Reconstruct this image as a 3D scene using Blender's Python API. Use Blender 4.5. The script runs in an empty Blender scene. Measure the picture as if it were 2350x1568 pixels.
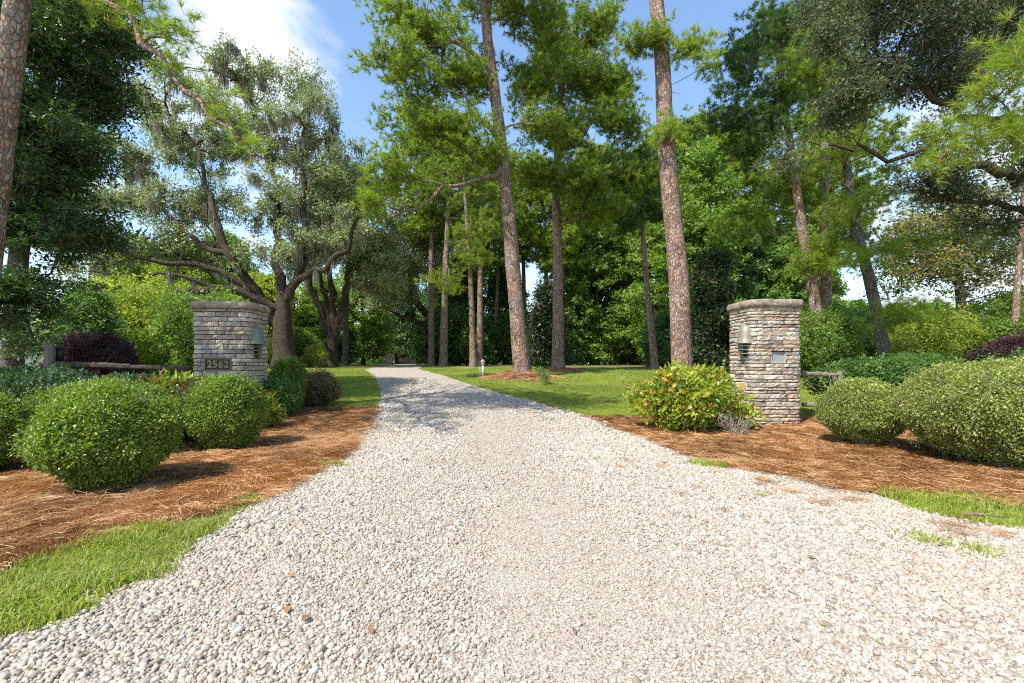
import bpy, math, random
import numpy as np
from mathutils import Vector, Matrix, Euler
random.seed(7); RNG = np.random.default_rng(7)
sc = bpy.context.scene
col = sc.collection
R = math.radians
# ------------------------------------------------------------------ camera
CAM_H = 1.35
FPX = 1044.0                    # focal length in pixels of a 2350-pixel-wide picture
CX, HY = 1175.0, 835.0
cd = bpy.data.cameras.new('camera'); cam = bpy.data.objects.new('camera', cd); col.objects.link(cam)
cd.sensor_width = 36.0; cd.lens = 36.0*FPX/2350.0
cd.shift_y = (HY-784.0)/2350.0
cam.location = (0, 0, CAM_H); cam.rotation_euler = (R(90), 0, 0)
cd.clip_start = 0.05; cd.clip_end = 2500
sc.camera = cam
# ------------------------------------------------------------------ light
SUN_TO = Vector((-0.62, -0.62, 1.12)).normalized()     # towards the sun: behind the camera, left, high
w = bpy.data.worlds.new('World'); sc.world = w; w.use_nodes = True
def world_nodes():
    nt = w.node_tree; N = nt.nodes; L = nt.links; N.clear()
    out = N.new('ShaderNodeOutputWorld'); bg = N.new('ShaderNodeBackground')
    sky = N.new('ShaderNodeTexSky'); sky.sky_type = 'NISHITA'; sky.sun_disc = False
    sky.sun_elevation = math.asin(SUN_TO.z); sky.sun_rotation = math.atan2(SUN_TO.x, SUN_TO.y)
    sky.air_density = 1.15; sky.dust_density = 0.4; sky.ozone_density = 3.0
    tc = N.new('ShaderNodeTexCoord'); sep = N.new('ShaderNodeSeparateXYZ'); L.new(tc.outputs['Generated'], sep.inputs[0])
    def M(op, a, b=None, c=None, clamp=False):
        n = N.new('ShaderNodeMath'); n.operation = op; n.use_clamp = clamp
        for i, v in enumerate((a, b, c)):
            if v is None: continue
            if hasattr(v, 'links'): L.new(v, n.inputs[i])
            else: n.inputs[i].default_value = v
        return n.outputs[0]
    z = M('MAXIMUM', sep.outputs[2], 0.0); zz = M('ADD', z, 0.22)
    cx = M('DIVIDE', sep.outputs[0], zz); cy = M('DIVIDE', sep.outputs[1], zz)
    cmb = N.new('ShaderNodeCombineXYZ'); L.new(cx, cmb.inputs[0]); L.new(cy, cmb.inputs[1])
    n1 = N.new('ShaderNodeTexNoise'); L.new(cmb.outputs[0], n1.inputs['Vector'])
    n1.inputs['Scale'].default_value = 1.7; n1.inputs['Detail'].default_value = 9; n1.inputs['Roughness'].default_value = 0.58; n1.inputs['Distortion'].default_value = 0.25
    dens = n1.outputs['Fac']
    # cumulus banks stand in given directions of the sky
    for (dx, dz, sz, amp) in ((-0.53, 0.72, 0.15, 0.27), (-0.74, 0.86, 0.17, 0.18), (-0.86, 0.45, 0.30, 0.02), (-1.0, 0.30, 0.30, 0.2),
                              (0.86, 0.44, 0.22, 0.18), (1.0, 0.18, 0.35, 0.16), (-0.36, 0.68, 0.05, .06), (0.1, 0.85, 0.5, -0.12), (0.42, 0.6, 0.35, -0.16)):
        v = Vector((dx, 1, dz)).normalized()
        d = N.new('ShaderNodeVectorMath'); d.operation = 'DISTANCE'; L.new(tc.outputs['Generated'], d.inputs[0]); d.inputs[1].default_value = v
        f = M('DIVIDE', d.outputs['Value'], sz); f = M('MULTIPLY', f, f); f = M('MULTIPLY', f, -1.0); f = M('EXPONENT', f); f = M('MULTIPLY', f, amp)
        dens = M('ADD', dens, f)
    mr = N.new('ShaderNodeMapRange'); mr.interpolation_type = 'SMOOTHSTEP'; L.new(dens, mr.inputs[0])
    mr.inputs[1].default_value = 0.60; mr.inputs[2].default_value = 0.78
    hz = M('SUBTRACT', 1.0, M('MULTIPLY', z, 2.4), clamp=True); hz = M('MULTIPLY', M('MULTIPLY', hz, hz), 0.5)
    fac = M('MAXIMUM', mr.outputs[0], hz)
    mix = N.new('ShaderNodeMix'); mix.data_type = 'RGBA'; L.new(fac, mix.inputs[0]); L.new(sky.outputs[0], mix.inputs[6])
    mix.inputs[7].default_value = (3.6, 3.85, 4.3, 1)
    L.new(mix.outputs[2], bg.inputs[0]); bg.inputs[1].default_value = 0.15
    L.new(bg.outputs[0], out.inputs[0])
world_nodes()
sd = bpy.data.lights.new('sun', 'SUN'); sun = bpy.data.objects.new('sun', sd); col.objects.link(sun)
sd.energy = 3.9; sd.angle = R(0.53); sd.color = (1.0, 0.95, 0.87)
sun.rotation_euler = SUN_TO.to_track_quat('Z', 'Y').to_euler()
sc.view_settings.view_transform = 'Standard'; sc.view_settings.look = 'None'; sc.view_settings.gamma = 1.0
sc.view_settings.use_curve_mapping = False; sc.view_settings.exposure = 1.0
sc.render.engine = 'CYCLES'
sc.cycles.max_bounces = 8; sc.cycles.transmission_bounces = 4; sc.cycles.diffuse_bounces = 6; sc.cycles.glossy_bounces = 2
sc.cycles.use_denoising = False; sc.cycles.filter_width = 1.1; sc.cycles.sample_clamp_indirect = 3.0; sc.cycles.sample_clamp_direct = 12.0; sc.cycles.blur_glossy = 1.0

# ------------------------------------------------------------------ helpers
def P(px, py, D):               # a point at distance D seen in that direction
    return np.array([(px-CX)/FPX*D, D, CAM_H-(py-HY)/FPX*D])
PROF = np.array([(-60, -0.2), (-5, 0), (8, 0), (9, 0.02), (10, 0.07), (12, 0.24), (14, 0.44), (18, 0.78), (24, 1.03), (35, 1.215), (45, 1.25), (60, 1.27), (120, 1.29), (900, 1.3)])
_yy = np.linspace(-60, 900, 9601)
_zz0 = np.interp(_yy, PROF[:, 0], PROF[:, 1]); _k = np.hanning(15); _k /= _k.sum()
_zz = np.convolve(np.pad(_zz0, 7, mode='edge'), _k, mode='valid')
def hash3(ix, iy, iz):
    h = (ix.astype(np.int64)*374761393 + iy.astype(np.int64)*668265263 + iz.astype(np.int64)*2147483647*3 + 1442695) & 0xffffffff
    h = ((h ^ (h >> 13))*1274126177) & 0xffffffff
    h = (h ^ (h >> 16))*2246822519 & 0xffffffff
    return ((h ^ (h >> 15)) & 0xffffff)/16777215.0
def vnoise(x, y, z=0.0):
    x, y, z = np.broadcast_arrays(np.asarray(x, float), np.asarray(y, float), np.asarray(z, float))
    ix, iy, iz = np.floor(x), np.floor(y), np.floor(z); fx, fy, fz = x-ix, y-iy, z-iz
    fx, fy, fz = (f*f*(3-2*f) for f in (fx, fy, fz)); r = 0
    for dx in (0, 1):
        for dy in (0, 1):
            for dz in (0, 1):
                wgt = (fx if dx else 1-fx)*(fy if dy else 1-fy)*(fz if dz else 1-fz)
                r = r + wgt*hash3(ix+dx, iy+dy, iz+dz)
    return r
def fbm(x, y, z=0.0, o=4):
    r, a, t = 0, 1, 0
    x, y, z = np.asarray(x, float), np.asarray(y, float), np.asarray(z, float)
    for i in range(o):
        r = r + a*vnoise(x*2**i+17*i, y*2**i+5*i, z*2**i+9*i); t += a; a *= .5
    return r/t
def tz(x, y):
    x = np.asarray(x, float); y = np.asarray(y, float)
    z = np.interp(y, _yy, _zz)
    far = np.clip((y-9)/20, 0, 1)
    return z + (fbm(x*0.35, y*0.35)-.5)*0.05*far + (fbm(x*1.3, y*1.3, 4)-.5)*0.02
def tag(o, label=None, cat=None, group=None, kind=None):
    if label: o['label'] = label
    if cat: o['category'] = cat
    if group: o['group'] = group
    if kind: o['kind'] = kind
    return o
def mesh(name, V, F, mats=(), smooth=True, midx=None):
    V = np.asarray(V, dtype=np.float32).reshape(-1, 3); me = bpy.data.meshes.new(name)
    if isinstance(F, np.ndarray):
        n, k = F.shape; me.vertices.add(len(V)); me.vertices.foreach_set('co', V.ravel())
        me.loops.add(n*k); me.loops.foreach_set('vertex_index', F.astype(np.int32).ravel())
        me.polygons.add(n); me.polygons.foreach_set('loop_start', np.arange(0, n*k, k, dtype=np.int32))
        me.polygons.foreach_set('loop_total', np.full(n, k, dtype=np.int32)); me.update(calc_edges=True)
    else:
        me.from_pydata([tuple(map(float, v)) for v in V], [], F); me.update()
    for m in (mats if isinstance(mats, (list, tuple)) else [mats]): me.materials.append(m)
    if midx is not None: me.polygons.foreach_set('material_index', np.asarray(midx, dtype=np.int32))
    if len(me.polygons): me.polygons.foreach_set('use_smooth', np.full(len(me.polygons), smooth))
    me.validate()
    return me
def obj(name, me, parent=None, loc=None):
    o = bpy.data.objects.new(name, me); col.objects.link(o)
    if parent: o.parent = parent
    if loc is not None: o.location = loc
    return o
def empty(name, loc, rz=0):
    o = bpy.data.objects.new(name, None); col.objects.link(o); o.location = loc; o.rotation_euler.z = rz; o.empty_display_size = .2
    return o
def copy_tree(o, parent=None):
    c = o.copy(); col.objects.link(c); c.parent = parent
    for ch in o.children: copy_tree(ch, c)
    return c
class MB:
    def __init__(s): s.V = []; s.F = []; s.n = 0
    def add(s, V, F):
        V = np.asarray(V, float); s.V.append(V); s.F += [tuple(int(i)+s.n for i in f) for f in F]; s.n += len(V)
    def box(s, c, d, rz=0, rx=0, taper=1.0):
        x, y, z = [v/2 for v in d]; t = taper
        V = np.array([(-x, -y, -z), (x, -y, -z), (x, y, -z), (-x, y, -z), (-x*t, -y*t, z), (x*t, -y*t, z), (x*t, y*t, z), (-x*t, y*t, z)])
        Mx = np.array(Euler((rx, 0, rz)).to_matrix()); V = V@Mx.T+np.array(c)
        s.add(V, [(3, 2, 1, 0), (4, 5, 6, 7), (0, 1, 5, 4), (1, 2, 6, 5), (2, 3, 7, 6), (3, 0, 4, 7)])
    def tube(s, pts, rad, sides=6, cap=True):
        pts = np.asarray(pts, float); rad = np.broadcast_to(np.asarray(rad, float), (len(pts),))
        V = sweep(pts, rad, sides); F = []
        for i in range(len(pts)-1):
            for j in range(sides):
                a = i*sides+j; b = i*sides+(j+1) % sides; F.append((a, b, b+sides, a+sides))
        if cap: F += [tuple(range(sides))[::-1], tuple(range((len(pts)-1)*sides, len(pts)*sides))]
        s.add(V, F)
    def lathe(s, prof, n=20, a0=0, a1=2*math.pi, c=(0, 0, 0)):
        full = abs(a1-a0-2*math.pi) < 1e-6; m = n if full else n+1; V = []
        for r, z in prof:
            for k in range(m):
                a = a0+(a1-a0)*k/n; V.append((c[0]+r*math.cos(a), c[1]+r*math.sin(a), c[2]+z))
        F = []
        for i in range(len(prof)-1):
            for k in range(n):
                k2 = (k+1) % m; F.append((i*m+k, i*m+k2, (i+1)*m+k2, (i+1)*m+k))
        s.add(V, F)
    def build(s, name, mat, parent=None, smooth=False, loc=None):
        return obj(name, mesh(name, np.concatenate(s.V), s.F, mat, smooth), parent, loc)
def sweep(pts, rad, sides):
    d = np.gradient(pts, axis=0); d /= np.linalg.norm(d, axis=1)[:, None]+1e-9
    u = np.cross(d[0], (0.3, 1, .2)) if abs(d[0][1]) < .8 else np.cross(d[0], (1, 0.1, .2))
    a = np.arange(sides)*2*math.pi/sides; out = []
    for i in range(len(pts)):
        u = u-d[i]*np.dot(u, d[i]); u /= np.linalg.norm(u)+1e-9; v = np.cross(d[i], u)
        out.append(pts[i]+rad[i]*(np.cos(a)[:, None]*u+np.sin(a)[:, None]*v))
    return np.concatenate(out)

# ------------------------------------------------------------------ materials
def nmat(name):
    m = bpy.data.materials.new(name); m.use_nodes = True; nt = m.node_tree; nt.nodes.clear()
    out = nt.nodes.new('ShaderNodeOutputMaterial'); return m, nt.nodes, nt.links, out
def ramp(N, L, src, stops):
    r = N.new('ShaderNodeValToRGB'); e = r.color_ramp.elements
    while len(e) < len(stops): e.new(0.5)
    for i, (p, c) in enumerate(stops): e[i].position = p; e[i].color = (*c, 1)
    L.new(src, r.inputs[0]); return r.outputs[0]
def mixc(N, L, f, a, b, mode='MIX'):
    m = N.new('ShaderNodeMix'); m.data_type = 'RGBA'; m.blend_type = mode
    for v, i in ((f, 0), (a, 6), (b, 7)):
        if hasattr(v, 'links'): L.new(v, m.inputs[i])
        else: m.inputs[i].default_value = v if i == 0 else (*v, 1)
    return m.outputs[2]
def noise(N, L, vec, scale, detail=4, rough=.6, dist=0):
    n = N.new('ShaderNodeTexNoise'); n.inputs['Scale'].default_value = scale; n.inputs['Detail'].default_value = detail
    n.inputs['Roughness'].default_value = rough; n.inputs['Distortion'].default_value = dist
    if vec is not None: L.new(vec, n.inputs['Vector'])
    return n.outputs['Fac']
def mapping(N, L, scale=(1, 1, 1), kind='Object'):
    tc = N.new('ShaderNodeTexCoord'); mp = N.new('ShaderNodeMapping'); mp.inputs['Scale'].default_value = scale
    if kind == 'World':
        g = N.new('ShaderNodeNewGeometry'); L.new(g.outputs['Position'], mp.inputs[0])
    else: L.new(tc.outputs[kind], mp.inputs[0])
    return mp.outputs[0]
def bump(N, L, h, strength=.5, dist=.02, prev=None):
    b = N.new('ShaderNodeBump'); b.inputs['Strength'].default_value = strength; b.inputs['Distance'].default_value = dist
    L.new(h, b.inputs['Height'])
    if prev is not None: L.new(prev, b.inputs['Normal'])
    return b.outputs[0]
def pbsdf(N, L, out, colr, rough=.7, nrm=None, metal=0, spec=.5):
    p = N.new('ShaderNodeBsdfPrincipled')
    if hasattr(colr, 'links'): L.new(colr, p.inputs['Base Color'])
    else: p.inputs['Base Color'].default_value = (*colr, 1)
    if hasattr(rough, 'links'): L.new(rough, p.inputs['Roughness'])
    else: p.inputs['Roughness'].default_value = rough
    p.inputs['Metallic'].default_value = metal; p.inputs['Specular IOR Level'].default_value = spec
    if nrm is not None: L.new(nrm, p.inputs['Normal'])
    L.new(p.outputs[0], out.inputs[0]); return p
def leafmat(name, dark, light, odd=None, oddp=.0, trans=.35, rough=.45, spec=.4, tr_col=None):
    m, N, L, out = nmat(name)
    g = N.new('ShaderNodeNewGeometry'); at = N.new('ShaderNodeAttribute'); at.attribute_type = 'INSTANCER'; at.attribute_name = 'tint'
    ma = N.new('ShaderNodeMath'); ma.operation = 'MULTIPLY_ADD'; L.new(g.outputs['Random Per Island'], ma.inputs[0]); ma.inputs[1].default_value = .55
    mb = N.new('ShaderNodeMath'); mb.operation = 'MULTIPLY'; L.new(at.outputs['Fac'], mb.inputs[0]); mb.inputs[1].default_value = .5
    L.new(mb.outputs[0], ma.inputs[2])
    c = mixc(N, L, ma.outputs[0], dark, light)
    if odd:
        mc = N.new('ShaderNodeMath'); mc.operation = 'MULTIPLY_ADD'; L.new(g.outputs['Random Per Island'], mc.inputs[0]); mc.inputs[1].default_value = 37.7; L.new(at.outputs['Fac'], mc.inputs[2])
        fr = N.new('ShaderNodeMath'); fr.operation = 'FRACT'; L.new(mc.outputs[0], fr.inputs[0])
        lt = N.new('ShaderNodeMath'); lt.operation = 'LESS_THAN'; L.new(fr.outputs[0], lt.inputs[0]); lt.inputs[1].default_value = oddp
        c = mixc(N, L, lt.outputs[0], c, odd)
    p = N.new('ShaderNodeBsdfPrincipled'); L.new(c, p.inputs['Base Color']); p.inputs['Roughness'].default_value = rough; p.inputs['Specular IOR Level'].default_value = spec
    t = N.new('ShaderNodeBsdfTranslucent'); tc_ = mixc(N, L, 1.0, c, tr_col or (1.6, 1.75, .7), 'MULTIPLY'); L.new(tc_, t.inputs[0])
    mx = N.new('ShaderNodeMixShader'); mx.inputs[0].default_value = trans; L.new(p.outputs[0], mx.inputs[1]); L.new(t.outputs[0], mx.inputs[2]); L.new(mx.outputs[0], out.inputs[0])
    return m
def barkmat(name, stops, lichen=(.33, .31, .28), scale=1.0, lich=.7, plates=True):
    m, N, L, out = nmat(name)
    v0 = mapping(N, L, (15*scale, 15*scale, 7.5*scale)); nd = N.new('ShaderNodeTexNoise'); nd.inputs['Scale'].default_value = 1.3; nd.inputs['Detail'].default_value = 4; L.new(v0, nd.inputs['Vector'])
    va = N.new('ShaderNodeVectorMath'); va.operation = 'MULTIPLY_ADD'; L.new(nd.outputs['Color'], va.inputs[0]); va.inputs[1].default_value = (.9, .9, .9); L.new(v0, va.inputs[2]); v1 = va.outputs[0]
    vo = N.new('ShaderNodeTexVoronoi'); vo.feature = 'DISTANCE_TO_EDGE'; L.new(v1, vo.inputs['Vector']); vo.inputs['Scale'].default_value = 1.0
    vc = N.new('ShaderNodeTexVoronoi'); L.new(v1, vc.inputs['Vector']); vc.inputs['Scale'].default_value = 1.0
    mr = N.new('ShaderNodeMapRange'); L.new(vo.outputs['Distance'], mr.inputs[0]); mr.inputs[1].default_value = 0.0; mr.inputs[2].default_value = .16
    n1 = noise(N, L, mapping(N, L, (14, 14, 6)), 1.5, 6, .7); n2 = noise(N, L, mapping(N, L, (1, 1, .5)), 1.4, 5, .65)
    sepc = N.new('ShaderNodeSeparateColor'); L.new(vc.outputs['Color'], sepc.inputs[0])
    fa = N.new('ShaderNodeMath'); fa.operation = 'MULTIPLY_ADD'; L.new(sepc.outputs[0], fa.inputs[0]); fa.inputs[1].default_value = .45; L.new(n1, fa.inputs[2])
    fb = N.new('ShaderNodeMath'); fb.operation = 'SUBTRACT'; L.new(fa.outputs[0], fb.inputs[0]); fb.inputs[1].default_value = .2
    c = ramp(N, L, fb.outputs[0], stops)
    lf = ramp(N, L, n2, ((.52, (0, 0, 0)), (.66, (lich, lich, lich))))
    c = mixc(N, L, lf, c, lichen)
    if plates:
        dk = N.new('ShaderNodeMapRange'); L.new(vo.outputs['Distance'], dk.inputs[0]); dk.inputs[2].default_value = .09; dk.inputs[3].default_value = .58
        c = mixc(N, L, 1.0, c, dk.outputs[0], 'MULTIPLY')
    b = bump(N, L, mr.outputs[0], .9 if plates else .3, .03); b = bump(N, L, n1, .6, .02, b)
    pbsdf(N, L, out, c, .9, b, spec=.15); return m
M = {}
M['pine_bark'] = barkmat('pine_bark', ((.1, (.09, .06, .048)), (.40, (.24, .165, .125)), (.56, (.39, .22, .135)), (.72, (.37, .29, .235)), (.9, (.50, .43, .37))))
M['oak_bark'] = barkmat('oak_bark', ((.1, (.035, .026, .02)), (.5, (.095, .068, .048)), (.9, (.19, .145, .10))), (.16, .16, .085), 1.8, .5)
M['grey_bark'] = barkmat('grey_bark', ((.1, (.07, .06, .05)), (.5, (.17, .14, .12)), (.9, (.30, .27, .24))), (.33, .33, .30), 1.5, .5)
M['twig'] = barkmat('twig', ((.1, (.08, .06, .045)), (.5, (.2, .15, .11)), (.9, (.33, .27, .21))), plates=False)
M['dry_twig'] = barkmat('dry_twig', ((.1, (.2, .15, .11)), (.5, (.35, .28, .22)), (.9, (.5, .43, .36))), plates=False)
M['pine_leaf'] = leafmat('pine_needles', (.045, .10, .014), (.32, .42, .04), (.44, .38, .05), .07, .44, .45)
M['pine_leaf_blue'] = leafmat('pine_needles_blue', (.035, .090, .026), (.17, .28, .065), (.22, .22, .04), .04, .38, .45)
M['pine_leaf_bright'] = leafmat('pine_needles_bright', (.075, .14, .02), (.33, .43, .045), (.5, .38, .06), .08, .44, .4)
M['oak_leaf'] = leafmat('live_oak_leaves', (.14, .18, .075), (.42, .47, .22), (.34, .33, .14), .08, .30, .4, .5, (1.3, 1.45, .8))
M['oak_leaf_dark'] = leafmat('live_oak_leaves_dark', (.042, .060, .030), (.15, .185, .085), (.24, .23, .08), .06, .28, .5, .25, (1.2, 1.4, .8))  # darker grey-green leaf colour of the upper right oak
M['laurel_leaf'] = leafmat('laurel_leaves', (.020, .052, .018), (.075, .155, .034), (.17, .22, .04), .05, .32, .35, .5)
M['broad_leaf'] = leafmat('broad_leaves', (.08, .15, .03), (.25, .36, .06), None, 0, .42, .45)
M['broad_leaf_lime'] = leafmat('broad_leaves_lime', (.16, .23, .035), (.38, .43, .07), (.55, .46, .08), .07, .45, .45)
M['broad_leaf_deep'] = leafmat('broad_leaves_deep', (.050, .11, .034), (.17, .28, .06), None, 0, .38, .4)
M['yellow_leaf'] = leafmat('yellowing_leaves', (.11, .14, .035), (.28, .28, .08), (.45, .34, .06), .15, .4, .5)
M['magnolia_leaf'] = leafmat('magnolia_leaves', (.012, .030, .012), (.045, .085, .022), (.18, .11, .04), .10, .14, .38, .45)
M['box_leaf'] = leafmat('boxwood_leaves', (.055, .115, .016), (.25, .34, .04), (.42, .43, .10), .07, .32, .35, .5)
M['box_leaf_pale'] = leafmat('boxwood_leaves_pale', (.085, .13, .022), (.34, .39, .075), (.50, .46, .17), .12, .30, .42, .5)
M['blue_leaf'] = leafmat('glossy_blue_green_leaves', (.025, .062, .024), (.10, .18, .065), (.30, .36, .18), .08, .22, .35, .5)
M['yg_leaf'] = leafmat('yellow_green_leaves', (.08, .15, .02), (.30, .36, .035), (.30, .11, .04), .17, .35, .4)
M['croton_leaf'] = leafmat('orange_green_leaves', (.06, .15, .016), (.42, .46, .04), (.62, .27, .04), .11, .32, .33, .6)
M['red_leaf'] = leafmat('bronze_green_leaves', (.05, .085, .03), (.14, .16, .05), (.22, .09, .055), .33, .25, .4)
M['purple_leaf'] = leafmat('purple_leaves', (.045, .018, .024), (.13, .050, .062), (.06, .075, .03), .2, .25, .4, .4, (1.6, .8, .9))
M['yellow_bush_leaf'] = leafmat('golden_bush_leaves', (.18, .22, .03), (.40, .42, .08), None, 0, .45, .45)
M['moss'] = leafmat('hanging_moss', (.20, .18, .135), (.38, .36, .28), None, 0, .3, .9, .05, (1, 1, .9))
M['grass'] = leafmat('lawn_blades', (.15, .20, .028), (.37, .44, .065), (.48, .42, .20), .13, .4, .5, .3, (1.3, 1.4, .6))
M['straw'] = leafmat('pine_straw', (.27, .125, .048), (.62, .35, .155), (.74, .53, .30), .18, .12, .7, .2, (1, .8, .5))
M['dead_leaf'] = leafmat('fallen_leaf', (.25, .12, .05), (.45, .24, .10), None, 0, .15, .7, .2, (1, .8, .5))

def ground_mat():
    m, N, L, out = nmat('lawn_ground'); v = mapping(N, L, kind='World')
    n1 = noise(N, L, v, 1.1, 5, .6); n2 = noise(N, L, v, 60, 4, .7); n3 = noise(N, L, v, .25, 3)
    c = ramp(N, L, n1, ((.3, (.15, .195, .032)), (.5, (.23, .28, .052)), (.7, (.31, .33, .09))))
    c = mixc(N, L, n2, c, (.05, .085, .014)); c = mixc(N, L, ramp(N, L, n3, ((.42, (0, 0, 0)), (.62, (.6, .6, .6)))), c, (.27, .25, .09))
    pbsdf(N, L, out, c, .95, bump(N, L, n2, .7, .03), spec=.1); return m
def forest_mat():
    m, N, L, out = nmat('leaf_litter'); v = mapping(N, L, kind='World'); n = noise(N, L, v, 5, 6, .7)
    pbsdf(N, L, out, ramp(N, L, n, ((.3, (.07, .05, .03)), (.6, (.17, .12, .07)), (.8, (.10, .13, .04)))), .95, bump(N, L, n, .6, .04), spec=.1); return m
def gravel_mat():
    m, N, L, out = nmat('drive_gravel'); v = mapping(N, L, kind='World')
    vo = N.new('ShaderNodeTexVoronoi'); L.new(v, vo.inputs['Vector']); vo.inputs['Scale'].default_value = 95
    sp = N.new('ShaderNodeSeparateColor'); L.new(vo.outputs['Color'], sp.inputs[0])
    c = ramp(N, L, sp.outputs[0], ((.0, (.17, .135, .098)), (.3, (.33, .275, .21)), (.75, (.43, .375, .30)), (1, (.52, .47, .40))))
    n1 = noise(N, L, v, 1.3, 6, .65); c = mixc(N, L, ramp(N, L, n1, ((.4, (0, 0, 0)), (.7, (.5, .5, .5)))), c, (.34, .29, .24))
    n2 = noise(N, L, v, 3.1, 6, .75); c = mixc(N, L, ramp(N, L, n2, ((.62, (0, 0, 0)), (.72, (.55, .55, .55)))), c, (.17, .145, .115))
    inv = N.new('ShaderNodeMath'); inv.operation = 'SUBTRACT'; inv.inputs[0].default_value = 1; L.new(vo.outputs['Distance'], inv.inputs[1])
    pbsdf(N, L, out, c, .85, bump(N, L, inv.outputs[0], .8, .006), spec=.2); return m
def pebble_mat():
    m, N, L, out = nmat('limestone_pebbles'); oi = N.new('ShaderNodeObjectInfo'); at = N.new('ShaderNodeAttribute'); at.attribute_type = 'INSTANCER'; at.attribute_name = 'tint'
    c = ramp(N, L, oi.outputs['Random'], ((.0, (.19, .145, .10)), (.12, (.31, .25, .185)), (.4, (.41, .35, .272)), (.75, (.475, .42, .34)), (.93, (.56, .52, .45)), (1, (.26, .24, .21))))
    c = mixc(N, L, at.outputs['Fac'], c, (.42, .34, .25))
    n = noise(N, L, mapping(N, L, (1, 1, 1)), 2.5, 4, .7); c = mixc(N, L, ramp(N, L, n, ((.4, (0, 0, 0)), (.75, (.35, .35, .35)))), c, (.31, .26, .205))
    pbsdf(N, L, out, c, .8, bump(N, L, n, .25, .1), spec=.3); return m
def bed_mat():
    m, N, L, out = nmat('straw_bed'); v = mapping(N, L, kind='World'); n = noise(N, L, v, 2.2, 6, .7); n2 = noise(N, L, v, 70, 5, .75)
    c = ramp(N, L, n, ((.35, (.13, .075, .042)), (.5, (.25, .135, .065)), (.7, (.36, .21, .10)))); c = mixc(N, L, n2, c, (.09, .05, .03))
    pbsdf(N, L, out, c, .95, bump(N, L, n2, .8, .03), spec=.1); return m
def stone_mat():
    m, N, L, out = nmat('ledge_stone'); oi = N.new('ShaderNodeObjectInfo'); v = mapping(N, L)
    at = N.new('ShaderNodeAttribute'); at.attribute_name = 'tone'
    c = ramp(N, L, at.outputs['Fac'], ((.0, (.21, .18, .145)), (.2, (.39, .30, .235)), (.35, (.47, .405, .30)), (.5, (.53, .42, .29)), (.62, (.29, .265, .225)), (.78, (.58, .52, .41)), (.9, (.50, .34, .22)), (1, (.40, .29, .235))))
    n = noise(N, L, v, 9, 6, .75); c = mixc(N, L, ramp(N, L, n, ((.52, (0, 0, 0)), (.64, (.85, .85, .85)))), c, (.075, .066, .058))
    n2 = noise(N, L, v, 4, 5, .6, .4); c = mixc(N, L, ramp(N, L, n2, ((.5, (0, 0, 0)), (.7, (.5, .5, .5)))), c, (.50, .44, .35))
    n3 = noise(N, L, v, 45, 5, .7)
    pbsdf(N, L, out, c, .85, bump(N, L, n3, .6, .015, bump(N, L, n, .7, .03)), spec=.25); return m
def cap_mat():
    m, N, L, out = nmat('cap_stone'); v = mapping(N, L); n = noise(N, L, v, 6, 7, .75); n2 = noise(N, L, v, 22, 5, .7)
    c = ramp(N, L, n, ((.32, (.09, .072, .05)), (.44, (.24, .19, .14)), (.6, (.40, .32, .24)), (.8, (.50, .42, .32))))
    pbsdf(N, L, out, c, .9, bump(N, L, n2, .7, .02, bump(N, L, n, .8, .05)), spec=.2); return m
def simple(name, c, rough=.6, metal=0, c2=None, sc_=8, emis=None):
    m, N, L, out = nmat(name); n = noise(N, L, mapping(N, L), sc_, 5, .65)
    cc = mixc(N, L, n, c, c2 or tuple(x*.6 for x in c)); pbsdf(N, L, out, cc, rough, bump(N, L, n, .2, .01), metal); return m
M['lawn'] = ground_mat(); M['forest'] = forest_mat(); M['gravel'] = gravel_mat(); M['pebble'] = pebble_mat(); M['bed'] = bed_mat(); M['stone'] = stone_mat(); M['cap'] = cap_mat()
M['core'] = simple('mortar_core', (.07, .065, .06), .95)
M['verdigris'] = simple('verdigris_metal', (.12, .145, .10), .6, .2, (.20, .215, .15), 10)
M['weathered'] = simple('weathered_brass', (.36, .33, .25), .5, .25, (.13, .125, .09), 22)
M['dark_metal'] = simple('dark_metal', (.035, .033, .03), .5, .4)
M['plaque'] = simple('plaque_face', (.035, .026, .018), .45, .3)
M['brass'] = simple('old_brass', (.30, .23, .11), .5, .3, (.17, .13, .06), 20)
M['wood'] = simple('weathered_wood', (.30, .25, .20), .9, 0, (.12, .095, .07), 9)
M['dark_wood'] = simple('dark_old_wood', (.10, .075, .05), .9, 0, (.04, .03, .022), 9)
M['white'] = simple('white_paint', (.78, .78, .75), .6, 0, (.66, .66, .62), 5)
M['cream'] = simple('cream_wall', (.62, .63, .50), .8, 0, (.55, .56, .45), 2)
M['roof'] = simple('grey_roof', (.20, .20, .20), .8, 0, (.13, .13, .13), 6)
M['glass'] = simple('dark_glass', (.03, .035, .04), .1)
M['amber'] = simple('amber_plastic', (.70, .42, .12), .4, 0, (.62, .36, .10), 6)
M['grey_plate'] = simple('grey_plate', (.36, .34, .32), .7, 0, (.22, .21, .20), 12)
M['cement'] = simple('cement_edge', (.42, .39, .35), .9, 0, (.30, .28, .25), 18)

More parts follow.
